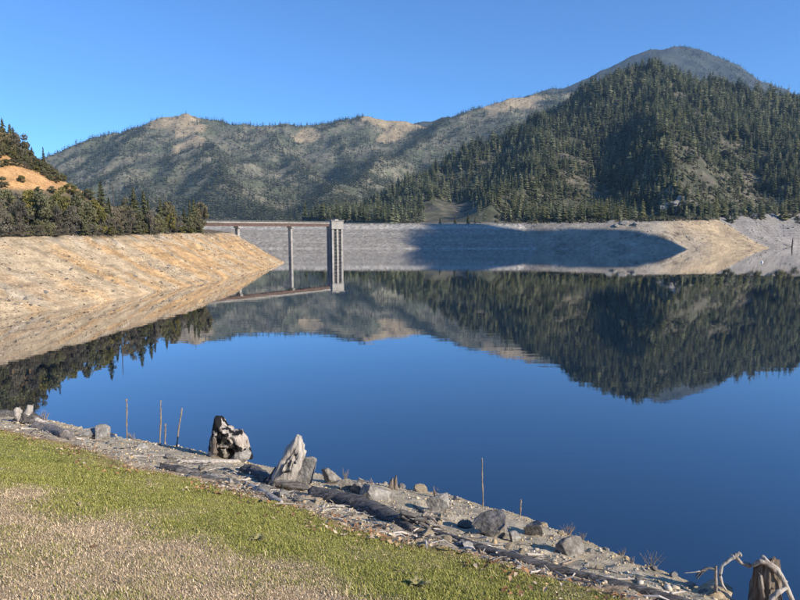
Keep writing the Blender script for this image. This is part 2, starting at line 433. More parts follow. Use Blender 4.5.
# --- farthest peak
P_RIDGES = [
    (ridge_px([(380, 130, 4700), (480, 110, 4800), (560, 86, 4900), (600, 69, 4900), (640, 53, 4900), (652, 51, 4900), (680, 48, 4900), (700, 52, 4900), (730, 62, 4900), (755, 74, 4850), (790, 89, 4800), (840, 110, 4750), (950, 150, 4700)]), 0.75, 0.0),
    (ridge_px([(680, 47, 4900), (712, 72, 4650), (740, 100, 4250)]), 0.52, 0.0),
    (ridge_px([(648, 50, 4900), (640, 75, 4600), (620, 100, 4200)]), 0.52, 0.0),
    (ridge_px([(600, 70, 4900), (575, 92, 4600)]), 0.52, 0.0),
]
def h_peak(X, Y):
    return ridge_field(X + 70 * fbm(X / 500, Y / 500, 3, 71), Y, P_RIDGES, 20.0) + 26 * ridged(X / 420, Y / 420, 5, 72) - 26
link('far_peak', grid_mesh('far_peak', np.arange(-300, 4600, 24.0), np.arange(3700, 5600, 24.0), h_peak,
     lambda X, Y, Z: np.array([0.055, 0.058, 0.045]) * (1 + 0.5 * fbm(X / 120, Y / 120, 4, 73))[..., None], (M_FAR,)), kind='structure')

# --- left bank: bare draw-down slope with a wooded shelf and a hill above it
LSHORE = [(-150, 10), (-112, 70), (-90, 132), (-81, 160), (-72, 212), (-67, 280), (-66, 330), (-68, 350), (-74, 366), (-100, 420), (-150, 520), (-200, 640), (-240, 900)]
def l_shore(X, Y):
    d, t, s = seg_dist(X, Y, LSHORE); return np.where(s < 0, d, -d)
L_HILL = [(ridge_px([(-260, 75, 250), (-120, 100, 250), (-60, 125, 245), (0, 152, 245), (40, 168, 262), (90, 198, 290), (140, 215, 330)]), 0.62, 0.0)]
def h_lbank(X, Y):
    d = l_shore(X, Y) + 1.4 * fbm(X / 22, Y / 22, 3, 81)
    gul = 1.7 * ridged(d / 60 + 2, (Y + 0.2 * X) / 13, 3, 85) * smooth(0, 14, d) * smooth(36, 22, d)
    zb = np.where(d < 28, 0.62 * d, 17.4 + 0.10 * (d - 28)) + (0.32 * fbm(X / 6, Y / 6, 3, 82) + 0.10 * fbm(X / 1.8, Y / 1.8, 2, 80)) * smooth(0, 6, d) - 0.28 * gul
    zb = zb + 0.16 * np.sin(zb * 2.6 + 0.8 * fbm(X / 40, Y / 40, 2, 89)) * smooth(0, 4, d) * smooth(30, 26, d)
    zb = np.maximum(zb, -12)
    zr = ridge_field(X + 4 * fbm(X / 40, Y / 40, 2, 83), Y, L_HILL, 3.0) + 1.5 * fbm(X / 25, Y / 25, 3, 84)
    k = 2.5; m = np.maximum(zb, zr)
    z = m + k * np.log(np.exp((zb - m) / k) + np.exp((zr - m) / k))
    inl = smooth(34, 52, d)
    z = zb * (1 - inl) + z * inl
    far = smooth(330, 420, Y)                      # falls away behind the bridge abutment
    return z * (1 - far) + np.minimum(z, 22.0) * far
CUT = at(20, 182, 205)
def c_lbank(X, Y, Z):
    d = l_shore(X, Y)
    n = fbm(X / 24, Y / 24, 4, 86); n2 = fbm(X / 5, Y / 5, 3, 87)
    # streaks run down the slope: stretched along d
    st = fbm(d / 26 + 3, (Y + 0.15 * X) / 7 + d / 14, 3, 88)
    tan = np.array([0.46, 0.36, 0.235]); ochre = np.array([0.50, 0.325, 0.16]); grey = np.array([0.38, 0.335, 0.265])
    w = smooth(-0.2, 0.5, st + 0.5 * n + 0.5 * smooth(175, 260, Y) - 0.15)[..., None]
    c = tan * (1 - w) + ochre * w
    g = np.maximum(smooth(170, 120, Y) * smooth(0.0, 0.5, n + 0.3), 0.8 * smooth(22, 27, d + 3 * n) * smooth(0.0, 0.4, n2 + 0.2))[..., None]
    c = c * (1 - g) + grey * g
    band = 1 + 0.13 * np.sin(Z * 5.2 + n)[..., None] + 0.09 * np.sin(Z * 11 + 2 * n)[..., None] + 0.20 * n2[..., None]
    c = c * band
    duff = np.array([0.15, 0.12, 0.075])
    f = smooth(27.5, 30, d + 2.2 * n2 + 2.5 * n)[..., None]
    c = c * (1 - f) + duff * (1 + 0.4 * n[..., None]) * f
    orange = np.array([0.54, 0.315, 0.14])
    o = (smooth(34, 36, Z + 0.8 * n) * smooth(44.5, 42.5, Z + 1.5 * n2 + 0.30 * (X - CUT[0])) * smooth(150, 170, Y) * smooth(275, 255, Y))[..., None]
    return c * (1 - o) + orange * (1 + 0.25 * n2[..., None]) * o
link('left_bank', grid_mesh('left_bank', np.concatenate([np.arange(-420, -190, 4.0), np.arange(-190, -40, 1.1)]), np.concatenate([np.arange(10, 400, 1.4), np.arange(400, 640, 5.0)]), h_lbank, c_lbank, (M_BANK,)), kind='structure')
# ------------------------------------------------------------------ dam, tower, bridge
def build_dam():
    root = link('dam', None, label='grey rockfill dam stretching across the far end of the lake', cat='dam', loc=(-60, 578, 0))
    ox, oy = -60, 578
    xs = np.arange(-330, 150, 1.6) - ox; vs = np.arange(-10, 24.6, 0.55)
    S, Vv = np.meshgrid(xs, vs)
    nz = 0.75 * fbm((S) / 3.1, Vv / 1.4, 3, 91) + 0.5 * fbm(S / 20, Vv / 8, 2, 92)
    amp = 0.6 + 0.7 * smooth(18.5, 20.5, Vv)
    P = np.stack([S, 2.0 * Vv - nz * amp * 0.5, Vv + nz * amp * 0.8], -1)
    m, n = S.shape; idx = np.arange(n * m).reshape(m, n)
    Fc = np.stack([idx[:-1, :-1], idx[:-1, 1:], idx[1:, 1:], idx[1:, :-1]], -1).reshape(-1, 4)
    base = np.array([0.26, 0.24, 0.205]); pale = np.array([0.40, 0.375, 0.33])
    w = np.maximum.reduce([smooth(18.2, 19.2, Vv + 0.8 * nz) * 0.8 * smooth(24.5, 22, Vv), smooth(1.6, 0.3, Vv) * 0.6, 0.45 * np.exp(-((Vv - 14.5) / 0.5) ** 2), 0.3 * np.exp(-((Vv - 8.5) / 0.6) ** 2)])
    w = np.clip(w + 0.35 * fbm(S / 2.2, Vv / 0.9, 3, 94), 0, 1)[..., None]
    dark = (1 + 0.3 * fbm(S / 1.7, Vv / 1.0, 3, 95) + 0.14 * fbm(S / 90, Vv / 1.5, 2, 96))[..., None]
    col = (base * (1 - w) + pale * w) * dark
    link('rockfill_face', mesh_from('rockfill_face', P.reshape(-1, 3), Fc, (M_BANK,), col.reshape(-1, 3)), root)
    b = MB(); b.box((-30, 55.2, 23.9), (480, 13, 1.0)); link('crest_road', b.mesh('crest_road', (M_CONCD,)), root)
    b = MB(); b.box((-30, 62, 8), (480, 3, 30), taper=1.0); link('crest_core', b.mesh('crest_core', (M_ROCK,)), root)
    g = MB(); g.box((-30, 50.5, 25.05), (476, 0.12, 0.35)); rail = link('guardrail', g.mesh('guardrail', (M_CONC,)), root)
    pm = MB(); pm.box((0, 0, 0), (0.16, 0.16, 0.8)); pmesh = pm.mesh('post', (M_CONCD,))
    for k in range(60): link('post', pmesh, rail, loc=(-265 + 8.0 * k, 50.65, 24.8))
build_dam()

TX, TY = -46.4, 425.0
def build_tower():
    a = math.radians(32)
    root = link('intake_tower', None, label='tall square concrete intake tower rising from the lake at the end of the footbridge', cat='tower', loc=(TX, TY, 0), rot=(0, 0, a))
    def part(nm, boxes, mat, par=root):
        b = MB()
        for c, s in boxes: b.box(c, s)
        return link(nm, b.mesh(nm, (mat,)), par)
    w = 8.6
    part('shaft', [((0, 0.9, 1.5), (w, w - 1.8, 45.0))], M_CONCD)
    for x in (-w / 2 + 0.75, 0.0, w / 2 - 0.75):
        part('rib', [((x, -w / 2 + 0.45, -0.3), (1.5, 0.9, 38.6))], M_CONC)
    for x in (-w / 4 + 0.02, w / 4 - 0.02):
        sl = part('intake_slot', [((x, -w / 2 + 0.86, -0.3), (w / 2 - 1.6, 0.1, 38.6))], M_SLOT)
        for k in range(8): part('slot_bar', [((x, -w / 2 + 0.62, 1.2 + 2.3 * k), (w / 2 - 1.62, 0.35, 0.3))], M_CONCD, sl)
    for sy in (-1.9, 1.9):
        part('side_panel', [((-w / 2 - 0.12, sy + 0.9, -0.3), (0.24, 2.2, 38.6))], M_CONCD)
    part('cap', [((0, 0, 22.0), (w + 0.5, w + 0.5, 5.4))], M_CONC)
    part('roof_slab', [((0, 0, 24.95), (w + 1.3, w + 1.3, 0.5))], M_CONC)
    hr = part('handrail', [((0, s * (w / 2 + 0.4), 26.1), (w + 0.8, 0.1, 0.1)) for s in (-1, 1)] + [((s * (w / 2 + 0.4), 0, 26.1), (0.1, w + 0.6, 0.1)) for s in (-1, 1)], M_CONCD)
    for sx in (-1, 0, 1):
        for sy in (-1, 1): part('handrail_post', [((sx * (w / 2 + 0.4), sy * (w / 2 + 0.4), 25.65), (0.12, 0.12, 0.9))], M_CONCD, hr)
    part('hoist_house', [((1.6, 1.2, 25.75), (2.6, 2.4, 1.1))], M_CONC)
    part('access_door', [((-w / 2 - 0.3, 0.6, 21.0), (0.1, 1.2, 2.2))], M_SLOT)
build_tower()

def build_bridge():
    A = np.array([-116.0, 338.0]); B = np.array([TX - 4.5, TY - 5.5])
    L = float(np.hypot(*(B - A))); ang = math.atan2(B[1] - A[1], B[0] - A[0])
    root = link('service_bridge', None, label='long level service bridge from the left bank to the intake tower', cat='bridge', loc=(A[0], A[1], 0), rot=(0, 0, ang))
    def part(nm, boxes, mat, par=root):
        b = MB()
        for c, s in boxes: b.box(c, s)
        return link(nm, b.mesh(nm, (mat,)), par)
    part('deck', [((L / 2, 0, 23.15), (L, 4.4, 0.45))], M_CONC)
    for s in (-1, 1):
        part('girder', [((L / 2, s * 1.5, 22.0), (L, 0.4, 1.85)), ((L / 2, s * 1.5, 21.1), (L, 0.8, 0.1))], M_GIRDER)
        part('kerb', [((L / 2, s * 2.1, 23.55), (L, 0.35, 0.4))], M_CONC)
        r = part('railing', [((L / 2, s * 2.1, 24.5), (L, 0.08, 0.08)), ((L / 2, s * 2.1, 24.1), (L, 0.06, 0.06))], M_CONCD)
        pm = MB(); pm.box((0, 0, 0), (0.08, 0.08, 0.85)); me = pm.mesh('railing_post', (M_CONCD,))
        for k in range(37): link('railing_post', me, r, loc=(1.2 + k * (L - 2.4) / 36, s * 2.1, 24.15))
    for px in (238.5, 291.0):
        u = (px - 400) / F_PX                                  # where the pier's column meets the bridge line
        t = (u * A[1] - A[0]) / ((B[0] - A[0]) - u * (B[1] - A[1]))
        x = t * L
        pr = part('pier', [((x, 0, 3.0), (1.5, 2.6, 34.0))], M_CONC)
        part('pier_cap', [((x, 0, 20.55), (1.9, 4.6, 1.0))], M_CONC, pr)
    part('abutment', [((0.5, 0, 18.5), (3.0, 6.0, 8.6))], M_CONCD)
build_bridge()

# ------------------------------------------------------------------ trees
def conifer_quads(nb, seed, wid=0.30, prof=0.85, rad=0.19, sub=1, lo=0.06):
    """unit-height fir: branch sprays as folded kites; returns V (n*4,3)"""
    R = np.random.default_rng(seed); out = []
    for i in range(nb):
        t = lo + (1 - lo) * (i + R.uniform(0, 1)) / nb
        ln = rad * (1 - t) ** prof * R.uniform(0.6, 1.25) + 0.012
        if t < 0.2: ln *= 0.65 + t * 1.75
        a = i * 2.399 + R.uniform(-0.5, 0.5); dr = R.uniform(0.25, 0.95) * (1 - 0.6 * t)
        ca, sa = math.cos(a), math.sin(a)
        for k in range(sub):
            f0 = k / sub * 0.75; f1 = f0 + (1.0 if sub == 1 else R.uniform(0.35, 0.6)); f1 = min(f1, 1.05)
            w = ln * wid * R.uniform(0.7, 1.3) * (1 if sub == 1 else 0.85)
            off = R.uniform(-0.25, 0.25) * ln if sub > 1 else 0
            p = lambda f, s, dz=0: (ca * f * ln - sa * s, sa * f * ln + ca * s, t - dr * f * ln + dz)
            fm = (f0 + f1) / 2
            out += [p(f0, 0, 0.012), p(fm, w + off, -0.02), p(f1, off, R.uniform(-0.02, 0.012)), p(fm, -w + off, -0.02)]
    return np.array(out)

def quads(V): return np.arange(len(V)).reshape(-1, 4)

def tree_parts(kind, seed):
    """list of (part name, mesh) for a detailed tree of unit height"""
    R = np.random.default_rng(seed); mb = MB()
    if kind in ('fir', 'slim'):
        V = conifer_quads(120, seed, 0.30, 0.8, 0.23 if kind == 'fir' else 0.14, 4, 0.05)
        mb.tube([(0, 0, -0.03), (0.004, 0, 0.4), (0, 0.003, 0.97)], [0.016, 0.011, 0.002], 6)
        return [('trunk', mb.mesh('trunk', (M_BARK,))), ('crown', mesh_from('crown', V, quads(V), (M_FIR,)))]
    if kind == 'snag':
        mb.tube([(0, 0, -0.03), (0.01, 0, 0.5), (0.0, 0.01, 1.0)], [0.02, 0.012, 0.003], 6)
        lb = MB()
        for i in range(16):
            t = R.uniform(0.3, 0.97); a = R.uniform(0, 6.28); l = 0.10 * (1.1 - t)
            lb.tube([(0, 0, t), (math.cos(a) * l, math.sin(a) * l, t + R.uniform(-0.02, 0.03))], [0.004, 0.001], 4)
        return [('trunk', mb.mesh('trunk', (M_BARK,))), ('branches', lb.mesh('branches', (M_BARK,)))]
    mat = {'oak': M_OAK, 'olive': M_OLIVE, 'brown': M_BROWN, 'grey': M_GREYT}[kind]
    n_cl, n_lf, ls = (30, 75, 0.05) if kind != 'grey' else (34, 50, 0.036)
    Vs = []; limbs = MB()
    limbs.tube([(0, 0, -0.03), (0.02, 0.0, 0.2), (-0.01, 0.02, 0.45)], [0.035, 0.028, 0.015], 6)
    for c in range(n_cl):
        a = R.uniform(0, 6.28); h = R.uniform(0.16, 0.92); rr = 0.36 * math.sin(math.pi * min(1, (h * 0.92 + 0.12))) ** 0.6 * R.uniform(0.35, 1.0)
        ctr = np.array([math.cos(a) * rr, math.sin(a) * rr, h]); cs = R.uniform(0.07, 0.14)
        if c % 3 == 0: limbs.tube([(0, 0, max(0.1, h * 0.4)), tuple(ctr * np.array([0.5, 0.5, 0.8])), tuple(ctr)], [0.014, 0.009, 0.003], 5)
        d = R.normal(size=(n_lf, 3)); d /= np.linalg.norm(d, axis=1)[:, None]
        q = ctr + d * cs * R.uniform(0.45, 1.1, (n_lf, 1)) * np.array([1, 1, 0.75])
        e1 = R.normal(size=(n_lf, 3)); e1 /= np.linalg.norm(e1, axis=1)[:, None]
        e2 = np.cross(e1, d + 0.4 * R.normal(size=(n_lf, 3))); e2 /= np.linalg.norm(e2, axis=1)[:, None] + 1e-9
        s = ls * R.uniform(0.4, 0.9, (n_lf, 1))
        Vs.append(np.stack([q - e1 * s, q + e2 * s * 0.6, q + e1 * s, q - e2 * s * 0.6], 1).reshape(-1, 3))
    V = np.concatenate(Vs); V[:, 2] /= 1.0
    return [('trunk', limbs.mesh('trunk', (M_BARK,))), ('crown', mesh_from('crown', V, quads(V), (mat,)))]

PROTO = {}
for kk, nn in (('fir', 3), ('slim', 2), ('snag', 1), ('oak', 3), ('olive', 2), ('brown', 2), ('grey', 3)):
    PROTO[kk] = [tree_parts(kk, 100 + 13 * i + 7 * len(kk)) for i in range(nn)]
def plant_tree(name, kind, p, h, wscale, label, cat, group):
    parts = random.choice(PROTO[kind])
    root = link(name, None, label=label, cat=cat, group=group, loc=p, rot=(0, 0, random.uniform(0, 6.28)), scale=(h * wscale, h * wscale, h))
    for nm, me in parts: link(nm, me, root)
    return root

def on_bank(px, dist):
    u = (px - 400) / F_PX
    Y = np.linspace(100, 420, 1600); d = l_shore(u * Y, Y)
    i = int(np.argmax(d >= dist)) if (d >= dist).any() else len(Y) - 1
    y = Y[i]; x = u * y
    return x, y, float(h_lbank(np.array([x]), np.array([y]))[0])

# photo column, row of the tree top, kind, inland distance from the waterline
BANK_TREES = [
 (-14, 190, 'oak', 31), (2, 196, 'grey', 31), (10, 187, 'oak', 35), (24, 198, 'grey', 31), (34, 188, 'olive', 38), (44, 190, 'oak', 32), (54, 196, 'oak', 33), (60, 205, 'grey', 30),
 (66, 193, 'olive', 36), (74, 203, 'grey', 31), (82, 194, 'oak', 33), (90, 200, 'oak', 31), (97, 198, 'olive', 34), (103, 207, 'olive', 30.5), (110, 213, 'grey', 30), (120, 206, 'grey', 31),
 (127, 197, 'brown', 34), (133, 208, 'grey', 31), (142, 211, 'oak', 30), (152, 209, 'grey', 31), (161, 213, 'oak', 30.5), (172, 212, 'olive', 31), (181, 214, 'grey', 30.5), (190, 216, 'oak', 30), (200, 214, 'brown', 30.5),
 (105, 180, 'fir', 36), (137, 186, 'fir', 34), (147, 190, 'fir', 35), (151, 198, 'slim', 32), (163, 197, 'fir', 33), (169, 200, 'brown', 34), (177, 206, 'fir', 33), (186, 207, 'fir', 32), (192, 199, 'slim', 31.5), (196, 197, 'fir', 32.5), (203, 201, 'brown', 31),
 (117, 183, 'snag', 35), (112, 196, 'fir', 38),
 # hill above the orange cut
 (-12, 108, 'fir', 95), (2, 116, 'fir', 95), (7, 118, 'fir', 95), (11, 124, 'brown', 95), (15, 128, 'fir', 95), (20, 123, 'fir', 95), (24, 131, 'grey', 89), (28, 136, 'fir', 95), (32, 142, 'brown', 95), (36, 143, 'fir', 95), (41, 152, 'brown', 95), (45, 158, 'grey', 89),
 (51, 146, 'slim', 84), (50, 160, 'fir', 84), (57, 165, 'brown', 84), (62, 170, 'oak', 78), (68, 173, 'olive', 78), (74, 182, 'olive', 66), (80, 185, 'oak', 66), (87, 190, 'fir', 66), (93, 188, 'oak', 66), (5, 148, 'oak', 89), (12, 152, 'oak', 89), (20, 152, 'oak', 89), (29, 158, 'olive', 89), (38, 163, 'oak', 89), (47, 170, 'grey', 89), (55, 178, 'oak', 78), (33, 190, 'oak', 40), (18, 190, 'grey', 40), (64, 186, 'olive', 46), (130, 205, 'oak', 42), (158, 207, 'grey', 40), (-6, 140, 'oak', 89), (-20, 130, 'fir', 95),
] + [(px_, 157 + 0.42 * px_ - dy_, kd_, 92 - 0.14 * px_) for px_, dy_, kd_ in [(-3, 17, 'oak'), (4, 22, 'brown'), (9, 15, 'oak'), (14, 20, 'oak'), (17, 26, 'fir'), (22, 16, 'olive'), (26, 22, 'oak'), (31, 14, 'oak'), (34, 24, 'fir'), (39, 15, 'brown'), (43, 18, 'oak'), (46, 12, 'olive'), (49, 18, 'oak'), (53, 13, 'grey'), (56, 17, 'oak'), (60, 12, 'oak'), (64, 16, 'fir'), (69, 10, 'oak')]
] + [(8, 176, 'oak', 76), (27, 181, 'olive', 74), (44, 187, 'oak', 68), (57, 190, 'oak', 66)] + [(px_, 152 + 0.5 * px_ + (k_ * 5) % 7, ('oak', 'grey', 'oak', 'olive', 'brown')[k_ % 5], 85 - 0.16 * px_) for k_, px_ in enumerate(range(-4, 62, 6))] + [(1, 112, 'fir', 93), (13, 117, 'fir', 96), (23, 126, 'fir', 95), (30, 133, 'brown', 93), (40, 146, 'fir', 92), (6, 126, 'brown', 91), (18, 132, 'brown', 91)]
ORD = ['first', 'second', 'third', 'fourth', 'fifth', 'sixth', 'seventh', 'eighth', 'ninth', 'tenth', 'eleventh', 'twelfth', 'thirteenth', 'fourteenth', 'fifteenth', 'sixteenth', 'seventeenth', 'eighteenth', 'nineteenth', 'twentieth', 'twenty-first', 'twenty-second', 'twenty-third', 'twenty-fourth', 'twenty-fifth', 'twenty-sixth', 'twenty-seventh', 'twenty-eighth', 'twenty-ninth', 'thirtieth']
KINDS_TXT = {'fir': ('conifer_tree', 'dark green pointed conifer', 'conifer'), 'slim': ('conifer_tree', 'slim spire-shaped conifer', 'conifer'), 'snag': ('dead_snag', 'bare dead snag trunk', 'dead tree'),
             'oak': ('oak_tree', 'rounded grey-green oak', 'tree'), 'olive': ('broadleaf_tree', 'yellowish olive-green tree', 'tree'), 'brown': ('broadleaf_tree', 'rusty brown-leaved tree', 'tree'), 'grey': ('bare_shrub', 'leafless grey twiggy tree', 'tree')}
cnt = {}
for px, top, kind, dist in sorted(BANK_TREES, key=lambda r: r[0]):
    x, y, z = on_bank(px, dist)
    zt = at(px, top, y)[2]; h = max(3.0, zt - z)
    nm, txt, cat = KINDS_TXT[kind]
    where = 'above the orange cut' if dist >= 40 and px < 100 else 'atop the bare left bank'
    key = (kind, where); i = cnt.get(key, 0); cnt[key] = i + 1
    ws_ = {'fir': 1.0, 'slim': 1.0, 'snag': 1.0}.get(kind, max(0.75, min(1.5, 7.5 / h)))
    plant_tree(nm, kind, (x, y, z - 0.15), h, ws_, '%s %s, %s from left' % (txt, where, ORD[i]), cat, 'trees on the left bank')

# low shrubs along the lip of the left bank
SHRUBS = sorted([(px + random.uniform(-2, 2), random.uniform(28.6, 30)) for px in range(4, 206, 9)])
for i, (px, dist) in enumerate(SHRUBS):
    x, y, z = on_bank(px, dist); h = random.uniform(2.2, 4.4)
    plant_tree('low_shrub', random.choice(['oak', 'grey', 'olive', 'grey']), (x, y, z - 0.1), h, 1.4,
               'low scrubby bush on the lip of the left bank, %s from left' % ORD[i], 'shrub', 'low bushes along the lip of the left bank')

# --- the wooded right hill: the 300 largest firs are single trees, the others one mass
FAR_MESH = []
for i in range(8):
    V = conifer_quads(28, 300 + i, 0.8, 0.7, 0.2 + 0.03 * (i % 3), 1, 0.05)
    FAR_MESH.append(V)
POINTED = list(FAR_MESH)
for i in range(3): FAR_MESH.append(conifer_quads(30, 340 + i, 0.8, 0.38, 0.27, 1, 0.12))      # rounder crowns
for i in range(3): FAR_MESH.append(conifer_quads(24, 350 + i, 0.8, 0.8, 0.12, 1, 0.15))       # slender ones
def merged(name, V0s, px, py, pz, hs, ws, cols, mat, parent=None, label=None, cat=None, nvert=4):
    n = len(px); sel = rng.integers(0, len(V0s), n); Vs = []; Cs = []
    for k, V0 in enumerate(V0s):
        m = np.where(sel == k)[0]
        if len(m) == 0: continue
        a = rng.uniform(0, 6.28, len(m)); ca, sa = np.cos(a)[:, None], np.sin(a)[:, None]
        sx = (hs[m] * ws[m])[:, None]
        X = (V0[None, :, 0] * ca - V0[None, :, 1] * sa) * sx + px[m][:, None]
        Y = (V0[None, :, 0] * sa + V0[None, :, 1] * ca) * sx + py[m][:, None]
        Z = V0[None, :, 2] * hs[m][:, None] + pz[m][:, None]
        Vs.append(np.stack([X, Y, Z], -1).reshape(-1, 3))
        q = len(V0) // nvert
        br = np.repeat(rng.uniform(0.75, 1.25, (len(m), q)), nvert, axis=1)
        Cs.append((cols[m][:, None, :] * br[..., None]).reshape(-1, 3))
    V = np.concatenate(Vs); Cc = np.concatenate(Cs)
    me = mesh_from(name, V, np.arange(len(V)).reshape(-1, nvert), (mat,), Cc)
    return link(name, me, parent, label=label, cat=cat, kind='stuff')

def fir_cols(n, lo=(0.055, 0.074, 0.036), hi=(0.32, 0.325, 0.185)):
    t = rng.uniform(0, 1, (n, 1)) ** 1.3
    return np.array(lo) * (1 - t) + np.array(hi) * t

n = 43000
X = rng.uniform(-140, 1250, n); Y = rng.uniform(600, 1560, n)
Z = h_right(X, Y); d = r_shore(X, Y)
px, py = project(X, Y, Z)
gxr = (h_right(X + 12, Y) - h_right(X - 12, Y)) / 24
dens = 0.52 + 0.8 * fbm(X / 80, Y / 80, 3, 21) + 0.9 * smooth(0.05, 0.5, gxr)
low = smooth(170, 60, Z)
dens = dens - 0.55 * low * smooth(610, 680, px) + 0.25 * smooth(180, 320, Z)
gul = np.exp(-((px - 600) / 45) ** 2) * smooth(125, 185, py)
dens = dens - 0.1 * gul
grass = smooth(196, 205, py) * smooth(415, 430, px) * smooth(500, 470, px)      # open grassy foot above the dam
keep = (rng.uniform(0, 1, n) < np.clip(dens, 0.05, 1) * (1 - grass)) & (d > 46) & (Z > 26) & (px > 270) & (px < 860)
X, Y, Z, px, py = X[keep], Y[keep], Z[keep], px[keep], py[keep]
hs = rng.uniform(10, 25, len(X)) * (0.85 + 0.3 * smooth(60, 260, Z)) * rng.choice([0.5, 0.8, 1.0, 1.25], len(X))
vis = vis_filter(X, Y, Z + hs, h_right, 60)
X, Y, Z, px, py, hs = X[vis], Y[vis], Z[vis], px[vis], py[vis], hs[vis]
print('right hill trees', len(X))
size = hs / Y
clear = vis_filter(X, Y, Z + 0.3 * hs, h_right, 40) & (px > 300) & (px < 797) & (py < 222)
size = np.where(clear, size, 0)
big = np.argsort(-size)[:290]
rest = np.setdiff1d(np.arange(len(X)), big)
merged('conifer_forest', FAR_MESH, X[rest], Y[rest], Z[rest] - 0.6, hs[rest], rng.uniform(0.8, 1.25, len(rest)), fir_cols(len(rest)), M_VL,
       label='dense conifer forest covering the steep right-hand hill', cat='forest')
fmesh = [mesh_from('conifer', V, quads(V), (M_FIR,)) for V in POINTED]
def hill_label(a, b):
    if b < 150 : return 'tall pointed conifer high on the wooded right hill'
    if a < 470: return 'dark conifer on the shady left end of the wooded right hill'
    if a < 600: return 'pointed conifer on the sunlit middle spur of the right hill'
    if a < 660: return 'dark conifer in the shaded gully of the right hill'
    if a < 725: return 'sunlit conifer on the lower slope above the rocky outcrop'
    return 'scattered sunlit conifer low on the right-hand slope near the frame edge'
for i in big:
    s = float(hs[i]); w = s * random.uniform(0.85, 1.25)
    link('conifer', random.choice(fmesh), loc=(X[i], Y[i], Z[i] - 0.6), rot=(0, 0, random.uniform(0, 6.28)), scale=(w, w, s),
         label=hill_label(px[i], py[i]), cat='conifer', group='conifers on the right hill')

# brush between the trees
BUSH = []
for i in range(5):
    R = np.random.default_rng(500 + i); m = 17
    dd = R.normal(size=(m, 3)); dd /= np.linalg.norm(dd, axis=1)[:, None]; dd[:, 2] = np.abs(dd[:, 2])
    q = dd * np.array([0.55, 0.55, 0.8]) * R.uniform(0.6, 1.0, (m, 1)); e1 = R.normal(size=(m, 3)); e1 /= np.linalg.norm(e1, axis=1)[:, None]
    e2 = np.cross(e1, dd); s = R.uniform(0.18, 0.36, (m, 1))
    BUSH.append(np.stack([q - e1 * s, q + e2 * s, q + e1 * s, q - e2 * s], 1).reshape(-1, 3))
n = 17000
X = rng.uniform(0, 1000, n); Y = rng.uniform(590, 1200, n); Z = h_right(X, Y); d = r_shore(X, Y); px, py = project(X, Y, Z)
keep = (d > 44) & (Z > 24) & (px > 300) & (px < 850) & (rng.uniform(0, 1, n) < np.clip(0.55 + fbm(X / 30, Y / 30, 3, 22), 0, 1))
keep &= ~((py > 199) & (px > 420) & (px < 495))
X, Y, Z = X[keep], Y[keep], Z[keep]; vis = vis_filter(X, Y, Z + 3, h_right, 40); X, Y, Z = X[vis], Y[vis], Z[vis]
print('bushes', len(X))
t = rng.uniform(0, 1, (len(X), 1))
merged('hillside_brush', BUSH, X, Y, Z - 0.4, rng.uniform(2, 6, len(X)), rng.uniform(0.9, 1.5, len(X)), np.array((0.06, 0.066, 0.036)) * (1 - t) + np.array((0.20, 0.18, 0.11)) * t, M_VL,
       label='low scrub between the conifers of the right-hand hill', cat='brush')

# --- far range
def both(X, Y): return np.maximum(h_left(X, Y), h_right(X, Y) * (Y < 1600))
TINY = [conifer_quads(10, 700 + i, 0.8, 0.7, 0.22, 1, 0.05) for i in range(6)]
n = 92000
X = rng.uniform(-2300, 1300, n); Y = rng.uniform(1400, 3560, n); Z = h_left(X, Y); px, py = project(X, Y, Z)
bw = bare_w(X, Y)
e = 25.0; gx = (h_left(X + e, Y) - h_left(X - e, Y)) / (2 * e)
crestw = smooth(4, 14, Z - 0.25 * (h_left(X + 70, Y) + h_left(X - 70, Y) + h_left(X, Y + 70) + h_left(X, Y - 70)))
dens = 0.18 + 0.5 * fbm(X / 160, Y / 160, 3, 23) + 0.45 * smooth(0.05, 0.5, gx) + 0.75 * smooth(150, 40, Z) + 0.6 * crestw
keep = (px > -10) & (px < 660) & (Z > 12) & (rng.uniform(0, 1, n) < np.clip(dens, 0.06, 1) * (1 - 0.93 * bw))
X, Y, Z, px = X[keep], Y[keep], Z[keep], px[keep]
hs = rng.uniform(13, 28, len(X)); vis = vis_filter(X, Y, Z + hs, h_left, 40); X, Y, Z, hs = X[vis], Y[vis], Z[vis], hs[vis]
print('far trees', len(X))
merged('distant_conifer_forest', TINY, X, Y, Z - 0.6, hs, rng.uniform(0.85, 1.3, len(X)), fir_cols(len(X), (0.045, 0.06, 0.032), (0.17, 0.175, 0.10)), M_VL,
       label='distant conifers scattered over the hazy left range', cat='forest')
n = 80000
X = rng.uniform(-2300, 1300, n); Y = rng.uniform(1400, 3560, n); Z = h_left(X, Y); px, py = project(X, Y, Z)
keep = (px > -10) & (px < 620) & (Z > 12) & (rng.uniform(0, 1, n) < np.clip(0.5 + 0.8 * fbm(X / 90, Y / 90, 3, 24), 0, 1) * (1 - 0.8 * bare_w(X, Y)))
X, Y, Z = X[keep], Y[keep], Z[keep]; vis = vis_filter(X, Y, Z + 4, h_left, 50); X, Y, Z = X[vis], Y[vis], Z[vis]
print('far bushes', len(X))
t = rng.uniform(0, 1, (len(X), 1))
merged('distant_brush', [b[:20] for b in BUSH], X, Y, Z - 0.5, rng.uniform(4, 9, len(X)), rng.uniform(1.0, 1.6, len(X)), np.array((0.065, 0.074, 0.045)) * (1 - t) + np.array((0.27, 0.25, 0.17)) * t, M_VL,
       label='grey-green brush covering the distant left range', cat='brush')
n = 12000
X = rng.uniform(300, 3600, n); Y = rng.uniform(4000, 5100, n); Z = h_peak(X, Y); px, py = project(X, Y, Z)
